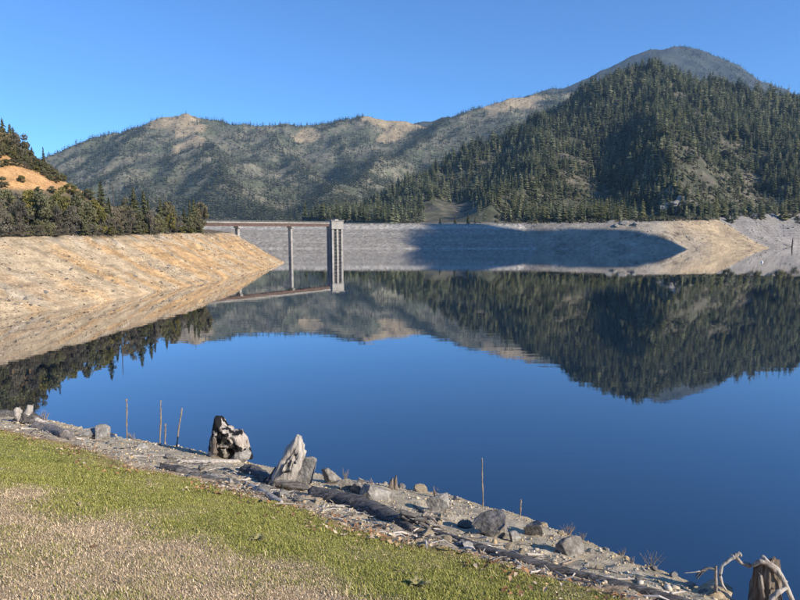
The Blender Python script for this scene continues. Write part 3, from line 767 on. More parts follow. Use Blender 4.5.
keep = (px > 540) & (px < 830) & (rng.uniform(0, 1, n) < np.clip(0.5 + fbm(X / 200, Y / 200, 3, 25), 0.1, 1)); X, Y, Z = X[keep], Y[keep], Z[keep]
hs = rng.uniform(14, 28, len(X)); vis = vis_filter(X, Y, Z + hs, h_peak, 40); X, Y, Z, hs = X[vis], Y[vis], Z[vis], hs[vis]
merged('peak_forest', TINY, X, Y, Z - 0.6, hs, rng.uniform(0.9, 1.4, len(X)), fir_cols(len(X), (0.028, 0.04, 0.02), (0.07, 0.08, 0.04)), M_VL,
       label='forest on the farthest and highest peak', cat='forest')
# ------------------------------------------------------------------ near bank
SX, SY = 0.139, 0.324            # how fast the near slope falls to the right and away from the camera
def plane_hit(px, py):
    d = ray(px, py); t = 1.6 / (-(d[2]) - SX * d[0] - SY * d[1]) if (-(d[2]) - SX * d[0] - SY * d[1]) > 1e-4 else 60.0
    return d[0] * t, d[1] * t
def line_px(L, pre=None, post=None):
    P = [plane_hit(*p) for p in L]
    return (pre or []) + P + (post or [])
EDGE = line_px([(0, 409), (60, 421), (120, 435), (180, 444), (250, 460), (330, 475), (400, 485), (460, 495), (520, 512), (580, 532), (640, 557), (700, 579), (745, 596), (790, 616)])
v0 = np.array(EDGE[0]) - np.array(EDGE[3]); v1 = np.array(EDGE[-1]) - np.array(EDGE[-4])
EDGE = [tuple(np.array(EDGE[0]) + v0 / np.hypot(*v0) * 60)] + EDGE + [tuple(np.array(EDGE[-1]) + v1 / np.hypot(*v1) * 30)]
GRASS = line_px([(-60, 422), (0, 430), (60, 443), (130, 468), (180, 478), (250, 495), (320, 515), (400, 540), (500, 565), (570, 585), (640, 606), (720, 632)], )
GRASS = [(GRASS[0][0] - 20, GRASS[0][1] + 8)] + GRASS + [(GRASS[-1][0] + 10, GRASS[-1][1] - 9)]
DRY = line_px([(-60, 470), (0, 478), (80, 497), (150, 520), (230, 545), (300, 564), (400, 592), (470, 618)])
DRY = [(DRY[0][0] - 10, DRY[0][1] + 3)] + DRY + [(DRY[-1][0] + 10, DRY[-1][1] - 9)]
def sd(X, Y, L):                 # positive on the lake side of the line
    d, t, s = seg_dist(X, Y, L); return np.where(s < 0, d, -d)
def h_near(X, Y):
    e = sd(X, Y, EDGE) + 0.16 * fbm(X / 0.9, Y / 0.9, 3, 201)
    z = EYE - 1.6 - SX * X - SY * Y
    z = z - 1.25 * 0.16 * np.log1p(np.exp(np.clip(e / 0.16, -40, 40)))
    strip = smooth(0.5, -0.3, -sd(X, Y, GRASS))
    z = z + 0.035 * fbm(X / 1.3, Y / 1.3, 3, 202) + (0.012 + 0.014 * strip) * fbm(X / 0.22, Y / 0.22, 3, 203) * smooth(30, 10, Y)
    return np.maximum(z, -11.0)
def near_zones(X, Y):
    n = fbm(X / 1.1, Y / 1.1, 4, 204); n2 = fbm(X / 0.3, Y / 0.3, 3, 205)
    g = sd(X, Y, GRASS) + 0.35 * n; r = sd(X, Y, DRY) + 0.3 * n + 0.1
    bank = smooth(-0.15, 0.25, g); green = smooth(-0.6, 0.5, r) * (1 - bank)
    litter = np.exp(-((g + 0.05) / 0.42) ** 2)
    return bank, green, litter, n, n2
def c_near(X, Y, Z):
    bank, green, litter, n, n2 = near_zones(X, Y)
    straw = np.array([0.42, 0.32, 0.205]); grn = np.array([0.22, 0.235, 0.04]); peb = np.array([0.44, 0.375, 0.27]); lit = np.array([0.32, 0.185, 0.10])
    e = sd(X, Y, EDGE)
    gold = np.array([0.46, 0.36, 0.20])
    w = smooth(-0.9, -0.1, e)[..., None]
    p = peb * (1 - 0.6 * w) + gold * 0.6 * w
    gm = (green * np.clip(0.9 + 0.3 * n, 0.1, 1) + (1 - green) * (1 - bank) * np.clip(0.15 + 0.6 * n, 0, 0.45))[..., None]
    c = straw * (1 - gm) + grn * gm
    c = c * (1 - bank[..., None]) + p * bank[..., None]
    l = (0.9 * litter * np.clip(0.7 + n2, 0, 1))[..., None]
    c = c * (1 - l) + lit * l
    return c * (1 + 0.22 * n2[..., None])
def near_mesh():
    ang = np.radians(np.concatenate([np.linspace(-110, -42, 40), np.linspace(-41, 41, 300), np.linspace(42, 110, 40)]))
    rr = np.concatenate([[0.3, 1.0, 1.8, 2.6], np.geomspace(3.2, 26, 230), np.geomspace(27, 130, 50)])
    A, Rr = np.meshgrid(ang, rr); X = Rr * np.sin(A); Y = Rr * np.cos(A); Z = h_near(X, Y)
    m, n = X.shape; idx = np.arange(n * m).reshape(m, n)
    Fc = np.stack([idx[:-1, :-1], idx[:-1, 1:], idx[1:, 1:], idx[1:, :-1]], -1).reshape(-1, 4)[:, ::-1]
    return mesh_from('near_shore', np.stack([X, Y, Z], -1).reshape(-1, 3), Fc, (M_NEAR,), c_near(X, Y, Z).reshape(-1, 3), True)
link('near_shore', near_mesh(), kind='structure')

def ground(px, py):
    """the point of the near bank seen at a photo pixel"""
    t = np.geomspace(2.5, 60, 2500)
    for dy in range(60):         # a foot hidden just behind the lip is moved onto it
        d = ray(px, py + dy); P = d[None, :] * t[:, None]; hh = h_near(P[:, 0], P[:, 1]); hit = EYE + P[:, 2] <= hh
        i = int(np.argmax(hit))
        if hit.any() and float(sd(P[i:i + 1, 0], P[i:i + 1, 1], EDGE)[0]) < 0.12: break
    return np.array([P[i, 0], P[i, 1], hh[i]])
def gz(x, y): return float(h_near(np.array([x]), np.array([y]))[0])
def m_per_px(p): return math.hypot(p[1], 0) / (F_PX * CP) * 1.0

# grass blades and straw
def blades(n, name, label, sel):
    # spread evenly over the picture's ground fan
    r = np.sqrt(rng.uniform(3.6 ** 2, 19.0 ** 2, n * 3)); r = np.where(rng.uniform(0, 1, n * 3) < 0.55, rng.uniform(3.8, 11, n * 3), r)
    a = np.radians(rng.uniform(-37, 37, n * 3)); X = r * np.sin(a); Y = r * np.cos(a)
    bank, green, litter, n1, n2 = near_zones(X, Y)
    keep = (rng.uniform(0, 1, len(X)) < (1 - bank) * 0.95 + 0.012)
    X, Y = X[keep][:n], Y[keep][:n]; green, n1, n2, bank = green[keep][:n], n1[keep][:n], n2[keep][:n], bank[keep][:n]
    Z = h_near(X, Y); m = len(X); far = np.hypot(X, Y)
    L = rng.uniform(0.009, 0.026, m) * (1 + 0.5 * np.clip(n1, -1, 1)) * np.where(rng.uniform(0, 1, m) < 0.035, 2.8, 1.0)
    w = rng.uniform(0.0026, 0.0056, m) * (0.6 + far / 12)
    th = rng.uniform(0, 6.28, m); ln = rng.uniform(0.5, 1.7, m)
    isg = rng.uniform(0, 1, m) < np.clip(green * (0.95 + 0.25 * n1 + 0.2 * n2) + (1 - green) * (0.07 + 0.42 * n1), 0.02, 0.95)
    ln = np.clip(np.where(isg, ln * 0.8, ln * 1.1), 0, 1.5)
    dx, dy = np.cos(th), np.sin(th); wx, wy = -dy * w, dx * w
    B = np.stack([X, Y, Z - 0.004], -1)
    tip = B + np.stack([dx * L * np.sin(ln), dy * L * np.sin(ln), L * np.abs(np.cos(ln)) + 0.008], -1)
    wv = np.stack([wx, wy, np.zeros(m)], -1)
    V = np.stack([B - wv, B + wv, tip + wv * 0.25], 1).reshape(-1, 3)
    k = rng.uniform(0.55, 1.35, (m, 1)); t = rng.uniform(0, 1, (m, 1))
    gcol = (np.array([0.19, 0.20, 0.04]) * (1 - t) + np.array([0.38, 0.365, 0.115]) * t) * k
    scol = (np.array([0.33, 0.235, 0.135]) * (1 - t) + np.array([0.68, 0.55, 0.38]) * t) * k
    col = np.where(isg[:, None], gcol, scol)
    me = mesh_from(name, V, np.arange(len(V)).reshape(-1, 3), (M_VC,), np.repeat(col, 3, 0))
    link(name, me, label=label, cat='grass', kind='stuff')
blades(340000, 'short_grass', 'short green and straw-coloured grass on the near slope', None)

# pebbles on the strip above the lake, and fallen leaves along the edge of the grass
ICO = None
def ico():
    t = (1 + 5 ** .5) / 2
    V = np.array([(-1, t, 0), (1, t, 0), (-1, -t, 0), (1, -t, 0), (0, -1, t), (0, 1, t), (0, -1, -t), (0, 1, -t), (t, 0, -1), (t, 0, 1), (-t, 0, -1), (-t, 0, 1)]) / math.hypot(1, t)
    Fc = np.array([(0, 11, 5), (0, 5, 1), (0, 1, 7), (0, 7, 10), (0, 10, 11), (1, 5, 9), (5, 11, 4), (11, 10, 2), (10, 7, 6), (7, 1, 8), (3, 9, 4), (3, 4, 2), (3, 2, 6), (3, 6, 8), (3, 8, 9), (4, 9, 5), (2, 4, 11), (6, 2, 10), (8, 6, 7), (9, 8, 1)])
    return V, Fc
IV, IF = ico()
def fan_points(n, rmin, rmax, amax=38):
    r = np.sqrt(rng.uniform(rmin ** 2, rmax ** 2, n)); a = np.radians(rng.uniform(-amax, amax, n)); return r * np.sin(a), r * np.cos(a)
def pebbles():
    X, Y = fan_points(85000, 5.0, 24.0); bank, green, litter, n1, n2 = near_zones(X, Y); e = sd(X, Y, EDGE)
    keep = (rng.uniform(0, 1, len(X)) < bank * np.clip(0.45 + 0.9 * n1, 0.06, 0.8)) & (e < 3.0)
    X, Y, e = X[keep], Y[keep], e[keep]; m = len(X); print('pebbles', m)
    s = rng.lognormal(math.log(0.0105), 0.5, m).clip(0.005, 0.05); Z = h_near(X, Y) + 0.25 * s
    sc = s[:, None] * rng.uniform(0.6, 1.5, (m, 3)) * np.array([1, 1, 0.7])
    a = rng.uniform(0, 6.28, m); ca, sa = np.cos(a)[:, None], np.sin(a)[:, None]
    P = IV[None] * (1 + rng.uniform(-0.22, 0.22, (m, 12, 1))) * sc[:, None, :]
    V = np.stack([P[..., 0] * ca - P[..., 1] * sa + X[:, None], P[..., 0] * sa + P[..., 1] * ca + Y[:, None], P[..., 2] + Z[:, None]], -1).reshape(-1, 3)
    Fc = (IF[None] + (np.arange(m) * 12)[:, None, None]).reshape(-1, 3)
    pal = np.array([(0.44, 0.37, 0.26), (0.36, 0.325, 0.27), (0.54, 0.47, 0.36), (0.50, 0.38, 0.21), (0.24, 0.21, 0.18), (0.60, 0.55, 0.47)])
    pr = np.array([.34, .2, .14, .22, .07, .03]); col = pal[rng.choice(6, m, p=pr)] * rng.uniform(0.75, 1.2, (m, 1))
    link('pebbles', mesh_from('pebbles', V, Fc, (M_VC,), np.repeat(col, 12, 0)), label='loose tan and grey pebbles on the strip above the water', cat='pebbles', kind='stuff')
pebbles()
def leaves():
    X, Y = fan_points(60000, 5.0, 22.0); bank, green, litter, n1, n2 = near_zones(X, Y)
    px, py = project(X, Y, h_near(X, Y)); corner = smooth(480, 560, px) * smooth(560, 580, py)
    keep = rng.uniform(0, 1, len(X)) < 0.8 * litter * np.clip(0.45 + 1.3 * n1, 0.03, 1) + 0.0015 + 0.10 * corner * (1 - bank)
    X, Y = X[keep], Y[keep]; m = len(X); print('leaves', m); Z = h_near(X, Y) + rng.uniform(0.012, 0.035, m)
    s = rng.uniform(0.018, 0.042, m); a = rng.uniform(0, 6.28, m); d1 = np.stack([np.cos(a), np.sin(a), rng.uniform(-0.5, 0.5, m)], -1); d2 = np.stack([-np.sin(a), np.cos(a), rng.uniform(-0.5, 0.5, m)], -1)
    P = np.stack([X, Y, Z], -1); s = s[:, None]; lift = np.array([0, 0, 1.0]) * s * rng.uniform(0.1, 0.6, (m, 1))
    V = np.stack([P - d1 * s, P - d2 * s * 0.6 + lift, P + d1 * s, P + d2 * s * 0.6 + lift], 1).reshape(-1, 3)
    b = np.arange(m)[:, None] * 4
    Fc = np.concatenate([b + [0, 1, 2], b + [0, 2, 3]], 0)
    pal = np.array([(0.36, 0.19, 0.085), (0.28, 0.15, 0.08), (0.48, 0.34, 0.20), (0.20, 0.11, 0.06), (0.56, 0.45, 0.32)])
    col = pal[rng.integers(0, 5, m)] * rng.uniform(0.7, 1.2, (m, 1))
    link('fallen_leaves', mesh_from('fallen_leaves', V, Fc, (M_VC,), np.repeat(col, 4, 0)), label='brown fallen oak leaves along the edge of the grass', cat='leaves', kind='stuff')
leaves()

# ------------------------------------------------------------------ rocks
import bmesh
def rock_mesh(name, seed, size, mat, sub=4, cuts=12, rough=0.04):
    """a broken faceted boulder: a ball sliced by random planes, then roughened"""
    R = random.Random(seed); bm = bmesh.new(); bmesh.ops.create_icosphere(bm, subdivisions=sub, radius=1.0)
    pl = []
    for k in range(cuts):
        v = Vector((R.gauss(0, 1), R.gauss(0, 1), R.gauss(0, 0.8))).normalized(); pl.append((v, R.uniform(0.3, 0.72)))
    for v in bm.verts:
        for nrm, dd in pl:
            k = v.co.dot(nrm)
            if k > dd: v.co -= nrm * (k - dd) * 0.96
        q = v.co * 1.7 + Vector((seed * 3.1, seed, 0))
        v.co += v.co.normalized() * (rough * (mnoise.noise(q * 1.3) * 1.2 + mnoise.noise(q * 3.5) * 0.8 + mnoise.noise(q * 8) * 0.5))
    mx = [max(abs(v.co[i]) for v in bm.verts) for i in range(3)]
    for v in bm.verts: v.co = Vector((v.co.x / mx[0] * size[0], v.co.y / mx[1] * size[1], v.co.z / mx[2] * size[2]))
    me = bpy.data.meshes.new(name); bm.to_mesh(me); bm.free(); me.materials.append(mat); return me
def rock(px, py, wpx, hpx, label, mat, seed, depth=0.8, sink=0.25, rz=0.0, tilt=(0, 0), cuts=9, name='boulder', group=None):
    """px,py = foot of the rock in the photo, wpx/hpx its size there"""
    p = ground(px, py); k = p[1] / F_PX; w, h = wpx * k / 2 * 1.12, hpx * k / (2 - 2 * sink) * 1.12
    me = rock_mesh(name, seed, (w, w * depth, h), mat, cuts=cuts)
    return link(name, me, loc=(p[0], p[1] + w * depth * 0.5, gz(p[0], p[1] + w * depth * 0.5) + h * (1 - 2 * sink)), rot=(tilt[0], tilt[1], rz), label=label, cat='rock', group=group)

rock(304, 484, 26, 28, 'rounded grey boulder right behind the bleached leaning stump', M_ROCK, 11, 0.9, 0.2, 0.3)
rock(330, 484, 22, 15, 'dark hollow rock on the lip left of the broken slabs', M_ROCKD, 12, 0.8, 0.25, 0.8)
rock(345, 491, 18, 12, 'small black-sided rock behind the thick grey log', M_ROCKD, 13, 0.9, 0.3, 1.8)
rock(373, 498, 32, 15, 'pale flat-topped slab behind the thick grey log', M_ROCK, 14, 0.7, 0.3, 0.4)
rock(357, 494, 14, 12, 'dark wedge-shaped rock leaning on the pale slab', M_ROCKD, 15, 0.8, 0.3, 2.2)
rock(439, 512, 24, 20, 'squarish grey boulder at the right end of the twisted roots', M_ROCK, 16, 0.9, 0.25, 0.5)
rock(498, 538, 46, 24, 'largest dark angular rock on the pebble strip, right face pale', M_ROCKD, 37, 0.8, 0.3, 0.2, cuts=7)
rock(534, 535, 26, 13, 'low dark rock just right of the largest angular rock', M_ROCKD, 18, 0.8, 0.35, 1.1)
rock(515, 541, 12, 9, 'small grey rock at the foot of the largest angular rock', M_ROCK, 43, 0.8, 0.3, 0.1)
rock(574, 556, 30, 19, 'wedge-shaped rock with a dark left face alone on the pebbles', M_ROCKD, 23, 0.7, 0.3, 0.6, cuts=6)
rock(470, 528, 24, 10, 'low flat dark rock in front of the squarish boulder', M_ROCKD, 20, 0.7, 0.4, 0.3)
rock(438, 527, 10, 14, 'upright tan stone at the end of the long thin log', M_ROCKT, 21, 0.8, 0.2, 0.6)
rock(88, 438, 26, 16, 'pale broken rock beside the white stick', M_ROCK, 22, 0.8, 0.3, 0.9)
rock(100, 440, 16, 14, 'grey upright stone under the white stick', M_ROCK, 24, 0.8, 0.3, 0.2)
rock(728, 600, 52, 16, 'pale low slab of rock beside the root stump', M_ROCKT, 26, 0.9, 0.42, 0.2, cuts=8)
# smaller loose stones on the strip
STONES = [(118, 441, 12, 7), (143, 448, 14, 7), (152, 455, 10, 6), (170, 458, 12, 6), (200, 470, 14, 7), (215, 478, 16, 7), (230, 482, 13, 6), (262, 492, 20, 8), (285, 497, 18, 9), (300, 500, 16, 8),
          (318, 503, 12, 8), (60, 434, 12, 8), (72, 437, 12, 9), (110, 444, 12, 7), (410, 528, 16, 8), (425, 535, 20, 9), (446, 541, 16, 9), (460, 545, 14, 8), (470, 548, 18, 9), (488, 552, 12, 7), (507, 548, 12, 7), (360, 481, 12, 7),
          (420, 492, 20, 7), (400, 488, 13, 6), (455, 500, 13, 7), (545, 526, 13, 7), (560, 534, 11, 6), (605, 549, 12, 6), (622, 556, 11, 6), (655, 570, 12, 6), (672, 577, 13, 7), (690, 586, 14, 8), (590, 552, 12, 6), (640, 582, 14, 7), (548, 560, 11, 6), (600, 570, 12, 6), (520, 552, 10, 6), (705, 594, 15, 8)]
SM = [rock_mesh('stone', 60 + i, (1, 1, 1), m, 2, 8, 0.06) for i, m in enumerate((M_ROCK, M_ROCKT, M_ROCK, M_ROCKT, M_CONC, M_ROCKD))]
NEARBY = [(25, 'near the pale root crown'), (105, 'near the white stick'), (150, 'near the thin dry stalks'), (225, 'below the charred stump'), (285, 'below the bleached leaning stump'), (345, 'near the thick grey log'), (395, 'near the small jagged snag'), (430, 'by the twisted roots'), (500, 'near the largest angular rock'), (574, 'near the wedge-shaped rock'), (640, 'on the strip above the long thin log'), (730, 'by the root stump')]
scount = {}
for i, (x_, y_, w_, h_) in enumerate(STONES):
    p = ground(x_, y_); k = p[1] / F_PX; mi = random.randrange(len(SM))
    o = link('stone', SM[mi], loc=(p[0], p[1], p[2] + 0.2 * h_ * k), rot=(random.uniform(-.3, .3), random.uniform(-.3, .3), random.uniform(0, 6.28)), scale=(w_ * k * 0.46, w_ * k * 0.42, h_ * k * 0.5), cat='rock', group='small loose stones on the shore strip')
    near = min(NEARBY, key=lambda r: abs(r[0] - x_)); sz = ('flat' if w_ > 1.9 * h_ else 'chunky'); tone = ('grey', 'tan', 'grey', 'tan', 'pale', 'dark')[mi]
    key = (tone, sz, near[1]); q = scount.get(key, 0); scount[key] = q + 1
    o['label'] = '%s %s little stone %s%s' % (sz, tone, near[1], '' if q == 0 else ', %s from left' % ORD[q])

# ------------------------------------------------------------------ driftwood, stumps, logs
def stump_mesh(name, seed, h, rx, ry, lean, top, mat, flare=0.35, groove=0.14, nseg=44, nlev=26, pinch=0.55):
    """standing remnant of a trunk: rings that rise to an uneven splintered top"""
    V = []; Fc = []
    R = random.Random(seed); ph = [R.uniform(0, 6.28) for _ in range(6)]
    for j in range(nlev):
        t = j / (nlev - 1)
        for i in range(nseg):
            a = 2 * math.pi * i / nseg
            hh = h * top(a) * (1 + 0.10 * mnoise.noise(Vector((math.cos(a) * 6, math.sin(a) * 6, seed))))
            g = 1 + groove * (math.sin(5 * a + ph[0]) * 0.5 + math.sin(9 * a + ph[1] + t * 1.5) * 0.35 + math.sin(14 * a + ph[2]) * 0.25)
            g += 0.22 * mnoise.noise(Vector((math.cos(a) * 2.2, math.sin(a) * 2.2, t * 3 + seed * 5)))
            g += 0.12 * mnoise.noise(Vector((math.cos(a) * 7, math.sin(a) * 7, t * 5 + seed * 3)))
            rr = (1 + flare * (1 - t) ** 3) * (1 - (1 - pinch) * t) * g
            V.append((rx * rr * math.cos(a) + lean[0] * t * h, ry * rr * math.sin(a) + lean[1] * t * h, -0.12 * h + t * hh * 1.08))
    for j in range(nlev - 1):
        for i in range(nseg):
            i2 = (i + 1) % nseg; Fc.append((j * nseg + i, j * nseg + i2, (j + 1) * nseg + i2, (j + 1) * nseg + i))
    c = len(V); top_ring = V[-nseg:]
    V.append((sum(v[0] for v in top_ring) / nseg, sum(v[1] for v in top_ring) / nseg, min(v[2] for v in top_ring) - 0.08 * h))
    for i in range(nseg): Fc.append(((nlev - 1) * nseg + i, (nlev - 1) * nseg + (i + 1) % nseg, c))
    return mesh_from(name, V, Fc, (mat,), None, True)
def log_mesh(name, pts, rad, mat, seed, n=14, rough=0.16, per=14):
    """a weathered log along points: rough, tapered, with broken ends"""
    pts = [Vector(p) for p in pts]; P = []; Rr = []
    for k in range(len(pts) - 1):
        for s in range(per): t = s / per; P.append(pts[k].lerp(pts[k + 1], t)); Rr.append(rad[k] * (1 - t) + rad[k + 1] * t)
    P.append(pts[-1]); Rr.append(rad[-1]); V = []; Fc = []; m = len(P)
    for j, p in enumerate(P):
        t = (P[min(j + 1, m - 1)] - P[max(j - 1, 0)]).normalized(); a0 = t.cross(Vector((0, 0, 1))).normalized(); b0 = a0.cross(t)
        for i in range(n):
            a = 2 * math.pi * i / n
            nz = 1 + rough * (mnoise.noise(Vector((math.cos(a) * 2.0, math.sin(a) * 2.0, j * 0.16 + seed * 7))) * 1.2 + mnoise.noise(Vector((math.cos(a) * 5, math.sin(a) * 5, j * 0.3 + seed))) * 0.7)
            q = p + (a0 * math.cos(a) + b0 * math.sin(a)) * (Rr[j] * nz)
            if j in (0, m - 1): q += t * (0.8 * Rr[j] * mnoise.noise(Vector((math.cos(a) * 3, math.sin(a) * 3, seed + j))))
            V.append(tuple(q))
    for j in range(m - 1):
        for i in range(n): i2 = (i + 1) % n; Fc.append((j * n + i, j * n + i2, (j + 1) * n + i2, (j + 1) * n + i))
    Fc.append(tuple(reversed(range(n)))); Fc.append(tuple((m - 1) * n + i for i in range(n)))
    return mesh_from(name, V, Fc, (mat,), None, True)
def log(pxs, rpx, label, mat, seed, name='log', lift=0.25, cat='log', n=14, rough=0.16):
    W = [ground(x, y) for x, y in pxs]; rad = [r * w[1] / F_PX for r, w in zip(rpx, W)]
    o0 = W[0]; pts = [(w[0] - o0[0], w[1] - o0[1] , w[2] - o0[2] + r * lift) for w, r in zip(W, rad)]
    return link(name, log_mesh(name, pts, rad, mat, seed, n, rough), loc=tuple(o0), label=label, cat=cat)
def slab_mesh(name, outline, foot, k, depth, mat, seed, groove=(0.3, 1.0), amp=1.0, tilt=0.0):
    """a broken lump of trunk: a front outline (photo pixels, relative to its foot) rounded off in depth, with splintered grooves"""
    P = [Vector((x - foot[0], foot[1] - y)) for x, y in outline]; Q = []
    for i in range(len(P)):
        for s in range(5): Q.append(P[i].lerp(P[(i + 1) % len(P)], s / 5))
    ctr = sum(Q, Vector((0, 0))) / len(Q); V = []; Fc = []; n = len(Q); L = 13; g = Vector(groove).normalized(); pr = Vector((-g.y, g.x))
    for j in range(L):
        t = -1 + 2 * j / (L - 1); sc = (1 - abs(t) ** 2.4) ** 0.5 * 0.62 + 0.38
        for q in Q:
            v = ctr + (q - ctr) * sc
            u = v.dot(pr); w = v.dot(g)
            nz = mnoise.noise(Vector((u * 0.42, w * 0.07, t * 1.5 + seed))) * 2.4 + mnoise.noise(Vector((u * 0.9, w * 0.12, t * 2 + seed * 3))) * 1.2
            dirv = (q - ctr).normalized() if (q - ctr).length > 0 else Vector((0, 0))
            v = v + dirv * nz * amp * 0.55
            y = t * depth + nz * amp * 0.5
            V.append((v.x * k, (y + tilt * v.y) * k, v.y * k))
    for j in range(L - 1):
        for i in range(n): i2 = (i + 1) % n; Fc.append((j * n + i, j * n + i2, (j + 1) * n + i2, (j + 1) * n + i))
    # rings inward close the front and the back
    for j, rev in ((0, True), (L - 1, False)):
        base = j * n; prev = base
        for f in (0.66, 0.33):
            st = len(V); c0 = Vector(V[base]).lerp(Vector(V[base + n // 2]), 0.5); sgn = -1 if rev else 1
            cx = sum(V[base + i][0] for i in range(n)) / n; cz = sum(V[base + i][2] for i in range(n)) / n; cy = sum(V[base + i][1] for i in range(n)) / n
            for i in range(n):
                x, y, z = V[base + i]; x2, z2 = cx + (x - cx) * f, cz + (z - cz) * f; uu, ww = (x2 / k * pr.x + z2 / k * pr.y), (x2 / k * g.x + z2 / k * g.y)
                nz = mnoise.noise(Vector((uu * 0.42, ww * 0.07, seed + sgn))) * 2.4 + mnoise.noise(Vector((uu * 1.0, ww * 0.12, seed * 3 + sgn))) * 1.4
                V.append((x2, cy + (y - cy) * f + sgn * (1 - f) * 2.0 * k + nz * amp * 0.8 * k, z2))
            for i in range(n):
                i2 = (i + 1) % n; q4 = (prev + i, st + i, st + i2, prev + i2); Fc.append(q4 if not rev else q4[::-1])
            prev = st
        Fc.append(tuple(prev + i for i in range(n)) if not rev else tuple(prev + i for i in reversed(range(n))))
    return mesh_from(name, V, Fc, (mat,), None, True)

# charred stump with the peak on its left
p = ground(228, 461); k = p[1] / F_PX
root = link('charred_stump', None, loc=(p[0], p[1] + 0.3, p[2]), label='half-burnt stump with black char and a sharp left peak', cat='stump')
link('burnt_core', slab_mesh('burnt_core', [(204, 464), (205, 450), (208, 437), (210, 425), (213, 417), (217, 419), (220, 427), (227, 431), (234, 435), (240, 434), (244, 442), (247, 452), (250, 464)], (228, 461), k, 13, M_CHAR, 5, (-0.25, 1.0), 1.5), root)
fm = rock_mesh('root_flare', 29, (13 * k, 10 * k, 12 * k), M_ROCK, 3, 9); link('root_flare', fm, root, loc=(12 * k, -9 * k, 3 * k))
link('splinter', log_mesh('splinter', [(18 * k, -3 * k, 4 * k), (15 * k, 0, 14 * k), (12 * k, 2 * k, 22 * k)], [2.4 * k, 2.2 * k, 1.2 * k], M_WPALE, 3, 8), root)
link('splinter', log_mesh('splinter', [(-14 * k, -11 * k, 8 * k), (-14 * k, -10 * k, 22 * k), (-11 * k, 0, 34 * k)], [4.0 * k, 3.4 * k, 1.4 * k], M_BROWNW, 4, 8), root)

# bleached leaning stump
p = ground(283, 490); k = p[1] / F_PX
root = link('bleached_stump', None, loc=(p[0], p[1] + 0.25, p[2]), label='tall bleached stump slab leaning to the right, the brightest on the shore', cat='stump')
def top2(a): return 0.86 + 0.10 * math.cos(a)
link('slab', slab_mesh('slab', [(264, 491), (270, 478), (277, 464), (284, 452), (291, 442), (296, 436), (301, 438), (303, 447), (305, 455), (302, 463), (299, 474), (294, 484), (288, 493)], (283, 490), k, 8, M_WPALE, 9, (0.5, 1.0), 1.5), root)
link('dark_side', stump_mesh('dark_side', 10, 26 * k, 9 * k, 8 * k, (0.3, 0), top2, M_WDARK, 0.5, 0.25, pinch=0.6), root, loc=(-13 * k, 1 * k, 0))  # darker wood left of the slab
link('root', log_mesh('root', [(-10 * k, -3 * k, 3 * k), (8 * k, -8 * k, 2 * k), (26 * k, -10 * k, 0)], [5 * k, 5 * k, 2 * k], M_WGREY, 6, 10, 0.3), root)

log([(180, 463), (210, 463), (246, 462)], [2.6, 3.2, 2.0], 'straight bleached white pole lying below the charred stump', M_WPALE, 31, n=10, rough=0.1)
log([(162, 468), (180, 472), (198, 474)], [4.2, 5, 3.4], 'short dark log end left of the white pole', M_WDARK, 32, rough=0.25)
log([(190, 475), (215, 480), (240, 484)], [2.6, 3.0, 2.4], 'thin grey stick just under the bleached white pole', M_WGREY, 33, n=10)
log([(244, 472), (256, 476), (268, 484)], [6, 8, 6], 'dark log wedged left of the bleached leaning stump', M_WDARK, 34, rough=0.3)
log([(250, 488), (262, 493), (272, 499), (282, 503)], [3.5, 4, 4, 2], 'pale crooked branch at the foot of the bleached leaning stump', M_WPALE, 35, n=10, rough=0.2)
log([(312, 496), (340, 503), (370, 512), (398, 524), (412, 531)], [8, 10, 10, 8, 4], 'thick dark grey log, the stoutest lying on the shore', M_WDARK, 36, rough=0.18, n=20)
log([(432, 533), (470, 546), (520, 561), (580, 577), (640, 592), (700, 609)], [3.6, 4.6, 5, 5.2, 5.4, 5.6], 'long thin dark log running to the bottom right corner', M_WDARK, 37, rough=0.12, n=16)
log([(-14, 416), (6, 416), (20, 417)], [5, 5, 4], 'dark log end at the left edge of the shore', M_WDARK, 38, rough=0.2)
log([(34, 427), (48, 431), (66, 437), (74, 441)], [4, 6, 5.5, 3], 'pale grey flattened log right of the root crown', M_ROOT, 39, rough=0.3, n=16)
log([(104, 431), (110, 427), (116, 423)], [1.5, 1.5, 1.3], 'short white stick poking up over the lake edge', M_WPALE, 40, n=8, rough=0.1, lift=1.5)
log([(604, 588), (630, 588)], [2.2, 2.2], 'reddish broken plank lying in front of the long log', M_BROWNW, 41, n=6, rough=0.1, name='plank', cat='plank')
log([(414, 506), (424, 513), (430, 520)], [1.3, 1.5, 1.0], 'thin curved stick leaning on the squarish boulder', M_WGREY, 42, n=7)

# root crown at the left edge
p = ground(28, 424); k = p[1] / F_PX
root = link('upturned_driftwood', None, loc=tuple(p), label='pale upturned root crown with two stubby prongs at far left', cat='driftwood')
for nm, pts, rr in (('prong', [(-2, 0, 3), (1, 0, 11), (4, 0, 20)], [5, 4, 2.6]), ('prong', [(-6, 0, 4), (-9, 0, 10), (-10, 0, 17)], [4.5, 4.5, 3]), ('body', [(-14, 2, 2), (0, 2, 6), (12, 1, 2)], [4, 8, 4]), ('root', [(6, 0, 6), (14, -2, 4), (24, -2, 0)], [3, 2.2, 1])):
    link(nm, log_mesh(nm, [tuple(k * c for c in q) for q in pts], [k * r for r in rr], M_WDARK if nm == 'body' else M_WPALE, int(7 + rr[0] * 3), 12, 0.25), root)

